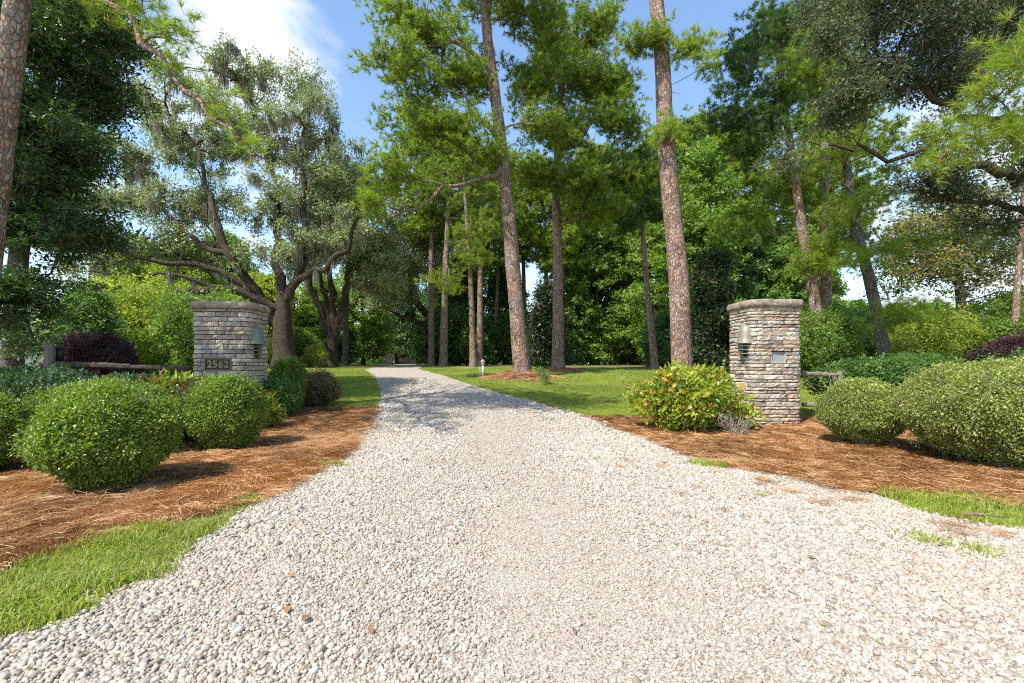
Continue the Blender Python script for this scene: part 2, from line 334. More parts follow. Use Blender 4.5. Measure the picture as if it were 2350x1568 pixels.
# ------------------------------------------------------------------ instanced scatter (geometry nodes)
_ng = {}
def proto(name, V, F, mats, midx=None, smooth=True):
    return bpy.data.objects.new(name, mesh(name, V, F, mats, smooth, midx))       # source shape of a scatter, never linked as a thing
def scatter_group(key, protos):
    if key in _ng: return _ng[key]
    g = bpy.data.node_groups.new(key, 'GeometryNodeTree'); g.interface.new_socket('Geometry', in_out='INPUT', socket_type='NodeSocketGeometry'); g.interface.new_socket('Geometry', in_out='OUTPUT', socket_type='NodeSocketGeometry')
    N, L = g.nodes, g.links; gi = N.new('NodeGroupInput'); go = N.new('NodeGroupOutput'); iop = N.new('GeometryNodeInstanceOnPoints'); j = N.new('GeometryNodeJoinGeometry')
    for p in protos:
        oi = N.new('GeometryNodeObjectInfo'); oi.inputs['Object'].default_value = p; oi.inputs['As Instance'].default_value = False
        gt = N.new('GeometryNodeGeometryToInstance'); L.new(oi.outputs['Geometry'], gt.inputs[0]); L.new(gt.outputs[0], j.inputs[0])
    def attr(name, typ):
        a = N.new('GeometryNodeInputNamedAttribute'); a.data_type = typ; a.inputs['Name'].default_value = name; return a.outputs['Attribute']
    e2r = N.new('FunctionNodeEulerToRotation'); L.new(attr('rot', 'FLOAT_VECTOR'), e2r.inputs[0])
    L.new(gi.outputs[0], iop.inputs['Points']); L.new(j.outputs[0], iop.inputs['Instance']); iop.inputs['Pick Instance'].default_value = True
    L.new(attr('pick', 'INT'), iop.inputs['Instance Index']); L.new(e2r.outputs[0], iop.inputs['Rotation']); L.new(attr('scl', 'FLOAT_VECTOR'), iop.inputs['Scale'])
    L.new(iop.outputs[0], go.inputs[0]); _ng[key] = g; return g
def scatter(name, key, protos, pts, rot, scl, tint, parent=None):
    pts = np.asarray(pts, np.float32); n = len(pts); me = bpy.data.meshes.new(name); me.vertices.add(n); me.vertices.foreach_set('co', pts.ravel())
    scl = np.asarray(scl, np.float32)
    if scl.ndim == 1: scl = np.repeat(scl[:, None], 3, 1)
    for nm, typ, dat, f in (('rot', 'FLOAT_VECTOR', rot, 'vector'), ('scl', 'FLOAT_VECTOR', scl, 'vector'), ('tint', 'FLOAT', tint, 'value'), ('pick', 'INT', RNG.integers(0, len(protos), n), 'value')):
        a = me.attributes.new(nm, typ, 'POINT'); a.data.foreach_set(f, np.ascontiguousarray(dat, dtype=np.int32 if typ == 'INT' else np.float32).ravel())
    o = obj(name, me, parent); md = o.modifiers.new('scatter', 'NODES'); md.node_group = scatter_group(key, protos); o['kind'] = 'stuff'; return o
def rand_rot(n): return RNG.uniform(0, 2*math.pi, (n, 3))
def aim_rot(d):                 # euler turning +Z to direction d with random roll about it
    d = d/(np.linalg.norm(d, axis=1)[:, None]+1e-9); n = len(d)
    out = np.zeros((n, 3)); out[:, 1] = np.arccos(np.clip(d[:, 2], -1, 1)); out[:, 2] = np.arctan2(d[:, 1], d[:, 0]); return out
def frames(n, up=.0):
    a = RNG.normal(size=(n, 3)); a /= np.linalg.norm(a, axis=1)[:, None]
    b = RNG.normal(size=(n, 3))+np.array([0, 0, up]); b -= a*(a*b).sum(1)[:, None]; b /= np.linalg.norm(b, axis=1)[:, None]
    return a, b, np.cross(a, b)
def leaf_clump(name, n, rad, Ln, Wd, mat, up=.8, flat=.75, twigs=5, tmat=None):
    p = RNG.normal(size=(n, 3)); p /= np.linalg.norm(p, axis=1)[:, None]; p *= (RNG.uniform(0, 1, n)**.5*rad)[:, None]; p[:, 2] *= flat
    a, nn, s = frames(n, up); a = a*.6+p/rad*.8; a /= np.linalg.norm(a, axis=1)[:, None]; s = np.cross(a, nn); s /= np.linalg.norm(s, axis=1)[:, None]; nn = np.cross(s, a)
    l = Ln*RNG.uniform(.7, 1.25, n)[:, None]; wd = Wd*RNG.uniform(.7, 1.25, n)[:, None]
    V = np.stack([p, p+a*l*.45+s*wd/2+nn*wd*.18, p+a*l-nn*l*.08, p+a*l*.45-s*wd/2+nn*wd*.18], 1).reshape(-1, 3)
    i = np.arange(n)*4; F = np.concatenate([np.stack([i, i+1, i+2], 1), np.stack([i, i+2, i+3], 1)]); mi = np.zeros(len(F), int)
    Vt, Ft = [], []
    for k in range(twigs):
        e = p[RNG.integers(0, n)]; r = rad*.025; b = len(V)+len(Vt)*1; q = len(V)+k*6
        d = RNG.normal(size=3); d /= np.linalg.norm(d); e2 = np.cross(e+1e-3, d); e2 /= np.linalg.norm(e2)+1e-9
        Vt += [(-d)*r, d*r, e2*r, e-d*r*.4, e+d*r*.4, e+e2*r*.4]; Ft += [(q, q+1, q+4), (q, q+4, q+3), (q+1, q+2, q+5), (q+1, q+5, q+4), (q+2, q, q+3), (q+2, q+3, q+5)]
    if Vt: V = np.concatenate([V, np.array(Vt)]); F = np.concatenate([F, np.array(Ft)]); mi = np.concatenate([mi, np.ones(len(Ft), int)])
    return proto(name, V, F, [mat, tmat or M['twig']], mi)
def needle_clump(name, mat, tufts=6, n=34, rad=.32, Ln=.2, wd=.006):
    Vs, Fs, mi, q = [], [], [], 0
    for t in range(tufts):
        d = RNG.normal(size=3)*np.array([1, 1, .6])+np.array([0, 0, .75]); d /= np.linalg.norm(d)
        c0 = RNG.normal(size=3)*rad*.15; c1 = c0+d*rad*RNG.uniform(.45, .9)
        u = np.cross(d, RNG.normal(size=3)); u /= np.linalg.norm(u); v = np.cross(d, u)
        tt = RNG.uniform(.35, 1, n)[:, None]; base = c0+(c1-c0)*tt; ph = RNG.uniform(0, 6.283, n)[:, None]; th = RNG.uniform(.25, 1.25, n)[:, None]
        rd = np.cos(ph)*u+np.sin(ph)*v; dr = d*np.cos(th)+rd*np.sin(th); l = Ln*RNG.uniform(.7, 1.15, n)[:, None]
        sd_ = np.cross(dr, RNG.normal(size=(n, 3))); sd_ /= np.linalg.norm(sd_, axis=1)[:, None]
        tip = base+dr*l+np.array([0, 0, -.12])*l
        V = np.stack([base-sd_*wd/2, base+sd_*wd/2, tip], 1).reshape(-1, 3); i = np.arange(n)*3+q
        Vs.append(V); Fs.append(np.stack([i, i+1, i+2], 1)); mi += [0]*n; q += 3*n
        r = rad*.022; Vs.append(np.array([c0-u*r, c0+u*r, c0+v*r, c1-u*r*.5, c1+u*r*.5, c1+v*r*.5])); Fs.append(np.array([(q, q+1, q+4), (q, q+4, q+3), (q+1, q+2, q+5), (q+1, q+5, q+4), (q+2, q, q+3), (q+2, q+3, q+5)])); mi += [1]*6; q += 6
    return proto(name, np.concatenate(Vs), np.concatenate(Fs), [mat, M['twig']], mi)
def moss_clump(name, n=30):
    Vs, Fs = [], []; q = 0
    for k in range(n):
        x, y = RNG.normal(size=2)*.09; ln = RNG.uniform(.12, .75); wdt = RNG.uniform(.010, .028); a = RNG.uniform(0, 3.14); dx, dy = math.cos(a)*wdt, math.sin(a)*wdt
        sx, sy = RNG.normal(size=2)*.05
        for s_ in range(4):
            t = s_/3; f = (1-t)**.6; X, Y = x+sx*t+RNG.normal()*.022, y+sy*t+RNG.normal()*.022
            Vs += [(X-dx*f, Y-dy*f, -ln*t), (X+dx*f, Y+dy*f, -ln*t)]
        for s_ in range(3): Fs.append((q+2*s_, q+2*s_+1, q+2*s_+3, q+2*s_+2))
        q += 8
    return proto(name, Vs, np.array(Fs), [M['moss']])
PR = {}
PR['pineA'] = [needle_clump('needle_clump', M['pine_leaf'], 5, 26, .34, .21, .020) for _ in range(3)]
PR['pineBlue'] = [needle_clump('needle_clump', M['pine_leaf_blue'], 5, 26, .34, .21, .019) for _ in range(3)]
PR['pineBright'] = [needle_clump('needle_clump', M['pine_leaf_bright'], 5, 26, .34, .21, .018) for _ in range(3)]
PR['pineNear'] = [needle_clump('needle_clump', M['pine_leaf_bright'], 3, 34, .24, .25, .010) for _ in range(3)]
PR['pineNearDark'] = [needle_clump('needle_clump', M['pine_leaf'], 2, 30, .22, .22, .009) for _ in range(3)]
PR['pineFar'] = [needle_clump('needle_clump', M['pine_leaf'], 6, 20, .5, .28, .045) for _ in range(3)]
PR['oak'] = [leaf_clump('oak_clump', 30, .36, .15, .085, M['oak_leaf'], twigs=5) for _ in range(3)]
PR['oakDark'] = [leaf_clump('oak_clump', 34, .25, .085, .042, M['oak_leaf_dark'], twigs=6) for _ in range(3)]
PR['laurel'] = [leaf_clump('laurel_clump', 34, .30, .13, .042, M['laurel_leaf'], up=1.6, flat=.45, twigs=6) for _ in range(3)]
PR['broad'] = [leaf_clump('leaf_clump', 30, .5, .27, .19, M['broad_leaf'], up=1.2, flat=.5, twigs=4) for _ in range(3)]
PR['lime'] = [leaf_clump('leaf_clump', 28, .5, .25, .18, M['broad_leaf_lime'], up=1.2, flat=.5, twigs=4) for _ in range(3)]
PR['deep'] = [leaf_clump('leaf_clump', 30, .5, .27, .19, M['broad_leaf_deep'], up=1.2, flat=.5, twigs=4) for _ in range(3)]
PR['yellow'] = [leaf_clump('leaf_clump', 16, .42, .14, .09, M['yellow_leaf'], up=1.2, flat=.5, twigs=8) for _ in range(3)]
PR['magnolia'] = [leaf_clump('magnolia_clump', 40, .34, .17, .075, M['magnolia_leaf'], up=.6, twigs=3) for _ in range(3)]
PR['box'] = [leaf_clump('box_clump', 36, .085, .034, .019, M['box_leaf'], up=.6, twigs=3) for _ in range(3)]
PR['boxPale'] = [leaf_clump('box_clump', 34, .085, .032, .016, M['box_leaf_pale'], up=.6, twigs=6, tmat=M['dry_twig']) for _ in range(3)]
PR['blue'] = [leaf_clump('leaf_clump', 26, .12, .062, .030, M['blue_leaf'], up=1.0, twigs=3) for _ in range(3)]
PR['yg'] = [leaf_clump('leaf_clump', 16, .13, .14, .042, M['yg_leaf'], up=.8, twigs=3) for _ in range(3)]
PR['croton'] = [leaf_clump('leaf_clump', 13, .14, .105, .055, M['croton_leaf'], up=.6, twigs=4, tmat=M['dry_twig']) for _ in range(3)]
PR['red'] = [leaf_clump('leaf_clump', 30, .12, .052, .026, M['red_leaf'], up=.6, twigs=5) for _ in range(3)]
PR['purple'] = [leaf_clump('leaf_clump', 40, .14, .045, .028, M['purple_leaf'], up=.6, twigs=4) for _ in range(3)]
PR['golden'] = [leaf_clump('leaf_clump', 40, .22, .075, .05, M['yellow_bush_leaf'], up=.6, twigs=3) for _ in range(3)]
PR['mid'] = [leaf_clump('leaf_clump', 45, .22, .085, .05, M['broad_leaf'], up=1, twigs=3) for _ in range(3)]
PR['midLime'] = [leaf_clump('leaf_clump', 45, .24, .085, .05, M['broad_leaf_lime'], up=1, twigs=3) for _ in range(3)]
PR['midDeep'] = [leaf_clump('leaf_clump', 45, .22, .085, .05, M['broad_leaf_deep'], up=1, twigs=3) for _ in range(3)]
PR['moss'] = [moss_clump('moss_clump') for _ in range(3)]

# ------------------------------------------------------------------ tree builder
def grow(trunk, limbs, tips, bf=.35, seg=.45, wig=.10, lift=.12, rtip=.010, tmin=.25, ex=2.35, sides=12, rmax=.6):
    """trunk/limbs: lists of (xyz, radius). Tips are joined to the nearest cheap place of the skeleton."""
    pos, par, rad, plen, ok = [], [], [], [], []
    def refine(path):
        pts = np.array([p for p, _ in path]); rr = np.array([r for _, r in path]); t = np.concatenate([[0], np.cumsum(np.linalg.norm(np.diff(pts, axis=0), axis=1))])
        n = max(2, int(t[-1]/seg)+1); tt = np.linspace(0, t[-1], n)
        # smooth polyline
        q = np.stack([np.interp(tt, t, pts[:, k]) for k in range(3)], 1); r = np.interp(tt, t, rr)
        for _ in range(3):
            if len(q) > 4: q[1:-1] = (q[:-2]+2*q[1:-1]+q[2:])/4
        return q, r
    q, r = refine(trunk); n0 = len(q); ztop = q[-1][2]; zb = q[0][2]
    for i in range(n0):
        pos.append(q[i]); par.append(i-1); rad.append(r[i]); plen.append(0 if i == 0 else plen[-1]+np.linalg.norm(q[i]-q[i-1])); ok.append((q[i][2]-zb)/(ztop-zb+1e-6) > tmin)
    fixed = [True]*n0
    for lb in limbs:
        q, r = refine(lb); A = np.array(pos); j = int(np.argmin(np.linalg.norm(A-q[0], axis=1))); prev = j
        for i in range(1, len(q)):
            pp = q[i]+RNG.normal(size=3)*wig*.6*min(1, i/3); pos.append(pp); par.append(prev); rad.append(r[i]); plen.append(plen[prev]+np.linalg.norm(pp-pos[prev])); ok.append(i > 1); fixed.append(True); prev = len(pos)-1
    tips = np.asarray(tips); A = np.array(pos)
    d0 = np.array([np.min(np.linalg.norm(A-t, axis=1)) for t in tips]); order = np.argsort(d0)
    cap = len(pos)+len(tips)*30; PA = np.zeros((cap, 3)); PA[:len(pos)] = pos; PL = np.full(cap, 1e9); PL[:len(pos)] = plen; OK = np.zeros(cap, bool); OK[:len(pos)] = ok; n = len(pos)
    tipn = []
    for ti in order:
        t = tips[ti]; dv = t-PA[:n]; d = np.linalg.norm(dv, axis=1); cost = d+bf*PL[:n]+np.where(OK[:n], 0, 1e6)+np.where(dv[:, 2] < -.3*d, d*.35, 0)
        j = int(np.argmin(cost)); a = PA[j].copy(); dd = d[j]; k = max(1, int(math.ceil(dd/seg))); 
        mid = RNG.normal(size=3)*wig*dd*.5+np.array([0, 0, lift*dd]); prev = j
        for s_ in range(1, k+1):
            f = s_/k; p = a*(1-f)+t*f+mid*4*f*(1-f)*.5+(RNG.normal(size=3)*wig*seg*.5 if s_ < k else 0)
            if n >= cap: break
            PA[n] = p; pos.append(p); par.append(prev); rad.append(0); fixed.append(False); PL[n] = PL[prev]+np.linalg.norm(p-PA[prev]); OK[n] = True; prev = n; n += 1
        tipn.append(prev)
    N_ = n; acc = np.zeros(N_); kids = [[] for _ in range(N_)]
    for i in range(N_):
        if par[i] >= 0: kids[par[i]].append(i)
    rr = np.zeros(N_)
    for i in range(N_-1, -1, -1):
        own = acc[i]**(1/ex) if acc[i] > 0 else 0
        rr[i] = rad[i] if fixed[i] else min(max(own, rtip), rmax)
        if par[i] >= 0: acc[par[i]] += max(rr[i], rtip)**ex if not fixed[i] else 0
    Vs, Fs = [], []; nv = 0; stack = [0]; started = set()
    starts = [(0, None)]
    while starts:
        i, frm = starts.pop(); chain = [] if frm is None else [frm]; c = i
        while True:
            chain.append(c)
            if not kids[c]: break
            nx = max(kids[c], key=lambda k_: (fixed[k_] and k_ == c+1, rr[k_]))
            for k_ in kids[c]:
                if k_ != nx: starts.append((k_, c))
            c = nx
        pts = PA[chain]; r = rr[chain].copy()
        if frm is not None: r[0] = min(rr[frm]*.8, r[1]*1.35)
        if len(pts) < 2: continue
        r[-1] *= .5 if frm is not None else 1
        sd_ = sides if frm is None else (8 if r[0] > .12 else (6 if r[0] > .04 else 4))
        V = sweep(pts, r, sd_)
        if r[0] > .12:            # uneven bark outline
            cc = np.repeat(pts, sd_, 0); dirs = V-cc; k = 1+(fbm(V[:, 0]*4, V[:, 1]*4, V[:, 2]*1.2, 3)-.5)*.28; V = cc+dirs*k[:, None]
        m = len(pts); i_, j_ = np.meshgrid(np.arange(m-1), np.arange(sd_), indexing='ij'); a = i_*sd_+j_; b = i_*sd_+(j_+1) % sd_
        Fs.append(np.stack([a, b, b+sd_, a+sd_], -1).reshape(-1, 4)+nv); Vs.append(V); nv += len(V)
    return np.concatenate(Vs), np.concatenate(Fs), PA[:N_], rr
def blob_points(blobs, n, base=None, thr=0., freq=.6, shell=.45):
    """blobs: (px, py, D, rx_px, ry_px, rdepth_m [,weight])"""
    out = []; ws = np.array([b[6] if len(b) > 6 else b[3]*b[4]*(b[2]/20)**2 for b in blobs], float); ws /= ws.sum()
    for b, wt in zip(blobs, ws):
        k = max(2, int(round(n*wt))); c = P(*b[:3]); s = np.array([b[3]/FPX*b[2], b[5], b[4]/FPX*b[2]])
        d = RNG.normal(size=(k*3, 3)); d /= np.linalg.norm(d, axis=1)[:, None]; r = RNG.uniform(0, 1, (k*3, 1))**shell
        p = c+d*r*s
        if thr > 0:
            nz = fbm(p[:, 0]*freq, p[:, 1]*freq, p[:, 2]*freq*1.4, 3); p = p[np.argsort(-nz+RNG.uniform(0, .25/thr*.2, len(p)))][:k] if thr >= 1 else p[nz > thr][:k]
        out.append(p[:k])
    return np.concatenate(out)
def tree(name, label, cat, trunk, tips, key, per=4, spread=.35, scale=(.8, 1.2), bark='pine_bark', limbs=(), moss=0, group=None, aim=False, flatten=1., loc=None, minz=.25, mscale=1., **kw):
    base = np.array(trunk[0][0], float); base[2] = float(tz(base[0], base[1])) if loc is None else 0.
    root = empty(name, tuple(base)); tag(root, label, cat, group)
    V, F, nodes, rr = grow(trunk, limbs, tips, **kw)
    obj('trunk', mesh('trunk', V-base, F, M[bark]), root)
    n = len(tips)*per; c = np.repeat(tips, per, 0); off = RNG.normal(size=(n, 3))*spread*np.array([1, 1, flatten]); pts = c+off
    gz = tz(pts[:, 0], pts[:, 1]) if loc is None else 0; pts[:, 2] = np.maximum(pts[:, 2], gz+minz+RNG.uniform(0, .3, n))
    tint = np.clip((fbm(pts[:, 0]*.7, pts[:, 1]*.7, pts[:, 2]*.9, 3)-.5)*1.8+.5+RNG.normal(size=n)*.18, 0, 1)
    if aim:
        ctr = np.array([base[0], base[1], 0]); d = pts-ctr; d[:, 2] = np.linalg.norm(d[:, :2], axis=1)*.6+.3; d += RNG.normal(size=d.shape)*.6; rot = aim_rot(d)
    else:
        rot = np.stack([RNG.normal(size=n)*.45, RNG.normal(size=n)*.45, RNG.uniform(0, 6.283, n)], 1)
    scatter('foliage', key, PR[key], pts-base, rot, RNG.uniform(*scale, n), tint, root)
    if moss:
        cand = np.where((rr > .012) & (rr < .3) & (nodes[:, 2] > base[2]+2.5))[0]; k = RNG.choice(cand, moss); q = nodes[k]+RNG.normal(size=(moss, 3))*.05
        # moss hangs in groups: favour parts of the crown
        nz = vnoise(q[:, 0]*.5, q[:, 1]*.5, q[:, 2]*.5); q = q[nz > .42]
        scatter('hanging_moss', 'moss', PR['moss'], q-base, np.stack([np.zeros(len(q)), np.zeros(len(q)), RNG.uniform(0, 6.28, len(q))], 1), np.stack([RNG.uniform(.6, 1.2, len(q)), RNG.uniform(.6, 1.2, len(q)), RNG.uniform(.5, 1.7, len(q))], 1)*mscale, RNG.uniform(0, 1, len(q)), root)
    return root
# ------------------------------------------------------------------ shrub builder
def shrub(name, label, cat, c, size, key, n, foot=.74, depth=.22, lump=.12, sup=2.0, zmin=.06, scale=(.8, 1.2), stems=7, group=None, stem_mat='twig', tilt=.6, core=True):
    """c: centre on the ground (x, y); size: half widths x, y and full height"""
    gz = float(tz(c[0], c[1])); root = empty(name, (c[0], c[1], gz)); tag(root, label, cat, group)
    d = RNG.normal(size=(n, 3)); d /= np.linalg.norm(d, axis=1)[:, None]
    hz = size[2]/2; e = sup
    k = (np.abs(d[:, 0])**e+np.abs(d[:, 1])**e+np.abs(d[:, 2])**e)**(-1/e)
    seed = RNG.uniform(0, 50, 3); lm = 1+lump*2*(fbm(d[:, 0]*1.8+seed[0], d[:, 1]*1.8+seed[1], d[:, 2]*1.8+seed[2], 3)-.5)
    lm = lm*(1+.13*(fbm(d[:, 0]*6+seed[1], d[:, 1]*6+seed[2], d[:, 2]*6+seed[0], 2)-.5))
    r = lm*(1-depth*RNG.uniform(0, 1, n)**1.6); r = np.where(RNG.uniform(0, 1, n) < .07, r*RNG.uniform(1, 1.12, n), r); r = np.where(RNG.uniform(0, 1, n) < .012, lm*RNG.uniform(1.08, 1.22, n), r)
    p = d*(k*r)[:, None]*np.array([size[0], size[1], hz]); p[:, 2] += hz
    # narrower towards the ground
    f = np.clip(p[:, 2]/(size[2]*.45), 0, 1); sh = foot+(1-foot)*f; p[:, 0] *= sh; p[:, 1] *= sh
    p = p[p[:, 2] > zmin]; n = len(p)
    gg = tz(p[:, 0]+c[0], p[:, 1]+c[1])-gz; p[:, 2] += gg*np.clip(1-p[:, 2], 0, 1)
    dd = p-np.array([0, 0, hz]); rot = aim_rot(dd/np.array([size[0], size[1], hz])+RNG.normal(size=(n, 3))*tilt); rot[:, 0] = RNG.normal(size=n)*.3
    tint = np.clip((fbm(p[:, 0]*4, p[:, 1]*4, p[:, 2]*4, 3)-.5)*2.4+.45+RNG.normal(size=n)*.22, 0, 1)
    scatter('foliage', key, PR[key], p, rot, RNG.uniform(*scale, n), tint, root)
    mb = MB()
    for k_ in range(stems):
        a = RNG.uniform(0, 6.28); rr = RNG.uniform(.02, .12)*min(size[0], 1); x0, y0 = math.cos(a)*rr, math.sin(a)*rr
        b = RNG.uniform(.35, .7); x1, y1, z1 = math.cos(a)*size[0]*b, math.sin(a)*size[1]*b, size[2]*RNG.uniform(.5, .85)
        t = np.linspace(0, 1, 5)[:, None]; pts = np.array([[x0, y0, -.05]])*(1-t)+np.array([[x1, y1, z1]])*t+np.concatenate([np.zeros((1, 3)), RNG.normal(size=(4, 3))*.03]); mb.tube(pts, np.linspace(.018, .005, 5)*max(1, size[2]), 5)
        for s_ in range(3):
            q = pts[2+RNG.integers(0, 2)]; e_ = q+RNG.normal(size=3)*np.array([size[0], size[1], hz])*.35; e_[2] = max(e_[2], .05); mb.tube([q, (q+e_)/2+RNG.normal(size=3)*.02, e_], [.007, .005, .003], 4)
    mb.build('stem', M[stem_mat], root)
    return root

# ================================================================== GROUND
def gpt(px, py):                # where the line of sight meets the terrain
    lo, hi = .5, 120.
    for _ in range(60):
        m_ = (lo+hi)/2; z = np.interp(m_, _yy, _zz)
        if CAM_H-(py-HY)/FPX*m_ > z: lo = m_
        else: hi = m_
    return (px-CX)/FPX*lo, lo
EL = [gpt(*p) for p in ((0, 1480), (150, 1420), (230, 1380), (330, 1330), (430, 1252), (530, 1182), (600, 1142), (700, 1092), (780, 1050), (826, 1000), (856, 950), (878, 915), (872, 890), (856, 864), (836, 848))]
ER = [gpt(*p) for p in ((2350, 1216), (2150, 1186), (2080, 1160), (1990, 1135), (1850, 1102), (1700, 1076), (1600, 1050), (1500, 1012), (1420, 985), (1370, 965), (1280, 940), (1200, 916), (1130, 899), (1040, 870), (962, 848))]
EL = [(-14, -6), (-7, .5)]+EL+[(EL[-1][0]-2.5, 45), (EL[-1][0]-9, 62)]; ER = [(14, -6), (9.5, 2.4)]+ER+[(ER[-1][0]-3.5, 45), (ER[-1][0]-9, 62)]
def smooth_edge(E, seed):
    E = sorted(E, key=lambda p: p[1]); ys = np.array([p[1] for p in E]); xs = np.array([p[0] for p in E]); g = np.linspace(-6, 62, 1400); x = np.interp(g, ys, xs)
    k = np.hanning(9); k /= k.sum(); x = np.convolve(np.pad(x, 4, mode='edge'), k, mode='valid'); return g, x+(fbm(g*1.7, seed+g*0, 0, 4)-.5)*.16
gy, gxl = smooth_edge(EL, 3); _, gxr = smooth_edge(ER, 8)
xl = lambda y: np.interp(y, gy, gxl); xr = lambda y: np.interp(y, gy, gxr)
def sheet(name, ys, xa, xb, nx, dz, mat, kind='structure'):
    V = []; m = len(ys)
    t = np.linspace(0, 1, nx+1)
    X = xa[:, None]*(1-t)+xb[:, None]*t; Y = np.repeat(np.asarray(ys)[:, None], nx+1, 1); Z = tz(X, Y)+dz
    V = np.stack([X, Y, Z], -1).reshape(-1, 3); i, j = np.meshgrid(np.arange(m-1), np.arange(nx), indexing='ij'); a = i*(nx+1)+j
    o = obj(name, mesh(name, V, np.stack([a, a+1, a+nx+2, a+nx+1], -1).reshape(-1, 4), mat)); o['kind'] = kind; return o
ysg = np.concatenate([np.linspace(-30, 0, 16), np.linspace(.25, 40, 160), np.linspace(41, 70, 25), np.geomspace(72, 900, 30)])
xsg = np.concatenate([-np.geomspace(900, 21, 26), np.linspace(-20, 20, 161), np.geomspace(21, 900, 26)])
Xg, Yg = np.meshgrid(xsg, ysg); Zg = tz(Xg, Yg); nxg = len(xsg)
i, j = np.meshgrid(np.arange(len(ysg)-1), np.arange(nxg-1), indexing='ij'); a = i*nxg+j
g = obj('ground', mesh('ground', np.stack([Xg, Yg, Zg], -1).reshape(-1, 3), np.stack([a, a+1, a+nxg+1, a+nxg], -1).reshape(-1, 4), M['lawn'])); g['kind'] = 'structure'
ysd = np.concatenate([np.linspace(-5.8, 0, 12), np.linspace(.2, 30, 200), np.linspace(30.5, 60, 50)])
sheet('gravel_drive', ysd, xl(ysd), xr(ysd), 20, .010, M['gravel'])
# straw bed on the left: from the verge line up to the lawn
VL = sorted([gpt(*p) for p in ((-150, 1345), (0, 1302), (120, 1275), (250, 1240), (400, 1196), (520, 1166), (560, 1150))], key=lambda p: p[1])
vly = np.array([p[1] for p in VL]); vlx = np.array([p[0] for p in VL])
def bedl_r(y):                  # right border of the left bed
    return np.where(y < vly[-1], np.interp(y, vly, vlx)+(fbm(y*3, y*0+2, 0, 3)-.5)*.14, xl(y))
YLT = gpt(860, 934)[1]
ysl = np.linspace(vly[0], YLT, 80)
sheet('straw_bed_left', ysl, np.full(80, -16.), bedl_r(ysl)+.0, 40, .006, M['bed'])
VR = sorted([gpt(*p) for p in ((2500, 1190), (2350, 1168), (2200, 1150), (2085, 1132), (2040, 1136))], key=lambda p: p[1])
vry = np.array([p[1] for p in VR]); vrx = np.array([p[0] for p in VR])
def bedr_l(y): return np.where(y < vry[-1], np.interp(y, vry, vrx)+(fbm(y*3, y*0+7, 0, 3)-.5)*.14, xr(y))
YRT = gpt(1425, 955)[1]
ysr = np.linspace(vry[0], YRT, 80)
sheet('straw_bed_right', ysr, bedr_l(ysr), np.full(80, 16.), 40, .006, M['bed'])
# leaf litter floor of the wood
ysf = np.linspace(33, 120, 40); sheet('wood_floor', ysf, np.full(40, -150.), np.full(40, 150.), 30, .004, M['forest']).location.z = -.0

# ---- gravel stones
def ico(sub=2):
    import bmesh
    bm = bmesh.new(); bmesh.ops.create_icosphere(bm, subdivisions=sub, radius=1.0); V = np.array([v.co[:] for v in bm.verts]); F = np.array([[v.index for v in f.verts] for f in bm.faces]); bm.free(); return V, F
IV, IF = ico(2)
def pebble(i):
    s = RNG.uniform(0, 90, 3); k = 1+(fbm(IV[:, 0]*1.1+s[0], IV[:, 1]*1.1+s[1], IV[:, 2]*1.1+s[2], 2)-.5)*.75
    V = IV*k[:, None]*np.array([1, RNG.uniform(.62, .95), RNG.uniform(.42, .7)]); return proto('pebble_shape', V, IF, [M['pebble']])
PB = [pebble(i) for i in range(8)]
def hexgrid(x0, x1, y0, y1, sp):
    xs = np.arange(x0, x1, sp); ys = np.arange(y0, y1, sp*.866); X, Y = np.meshgrid(xs, ys); X[1::2] += sp/2
    X = X+RNG.uniform(-.5, .5, X.shape)*sp*.8; Y = Y+RNG.uniform(-.5, .5, X.shape)*sp*.8; return X.ravel(), Y.ravel()
Xs, Ys, Ss = [], [], []
for (y0, y1, sp, big) in ((1.2, 3.4, .0185, .96), (3.4, 5.5, .0215, .93), (5.5, 8.5, .026, .95), (8.5, 13, .040, .80), (13, 18, .075, .55)):
    hx = y1*1.22; X, Y = hexgrid(-hx, hx, y0, y1, sp); a, b = xl(Y), xr(Y)
    edge = np.minimum(X-a, b-X); jit = (fbm(X*5, Y*5, 2, 3)-.5)*.5+RNG.normal(size=len(X))*.10
    keep = (edge+jit*np.clip(.6, 0, 1) > 0) & (np.abs(X) < 1.16*Y+.3)
    if y0 > 12: keep &= RNG.uniform(0, 1, len(X)) < .5
    X, Y = X[keep], Y[keep]; Xs.append(X); Ys.append(Y); Ss.append(np.full(len(X), sp*.60*big*.92))
X = np.concatenate(Xs); Y = np.concatenate(Ys); S = np.concatenate(Ss); n = len(X)
wear = fbm(X*.9, Y*.35, 5, 4)                                       # finer stones in the wheel tracks
mid = xl(Y)*.5+xr(Y)*.5; trk = np.exp(-((X-np.interp(Y, (0, 2, 5, 9, 14), (.25, .25, .15, -.5, -1.6)))/np.interp(Y, (2, 9), (.62, .75)))**2)*np.clip(.35+1.3*fbm(X*1.4, Y*.6, 8, 3), 0, 1)
kk = RNG.uniform(0, 1, n) > trk*.55; X, Y, S, wear, trk = X[kk], Y[kk], S[kk], wear[kk], trk[kk]; n = len(X)
S = S*(1-.40*trk)
S = S*np.exp(RNG.normal(size=n)*.30)*np.interp(wear, (.35, .6), (.82, 1.15))
pt = np.stack([X, Y, tz(X, Y)+.010+S*RNG.uniform(.0, .45, n)], 1)
rot = np.stack([RNG.normal(size=n)*.35, RNG.normal(size=n)*.35, RNG.uniform(0, 6.28, n)], 1)
tint = np.clip((fbm(X*1.1, Y*1.1, 1, 4)-.5)*2.2, 0, .7)*RNG.uniform(.3, 1, n)
tag(scatter('gravel_stones', 'pebbles', PB, pt, rot, S, tint), 'pale limestone pebbles covering the driveway', 'gravel')

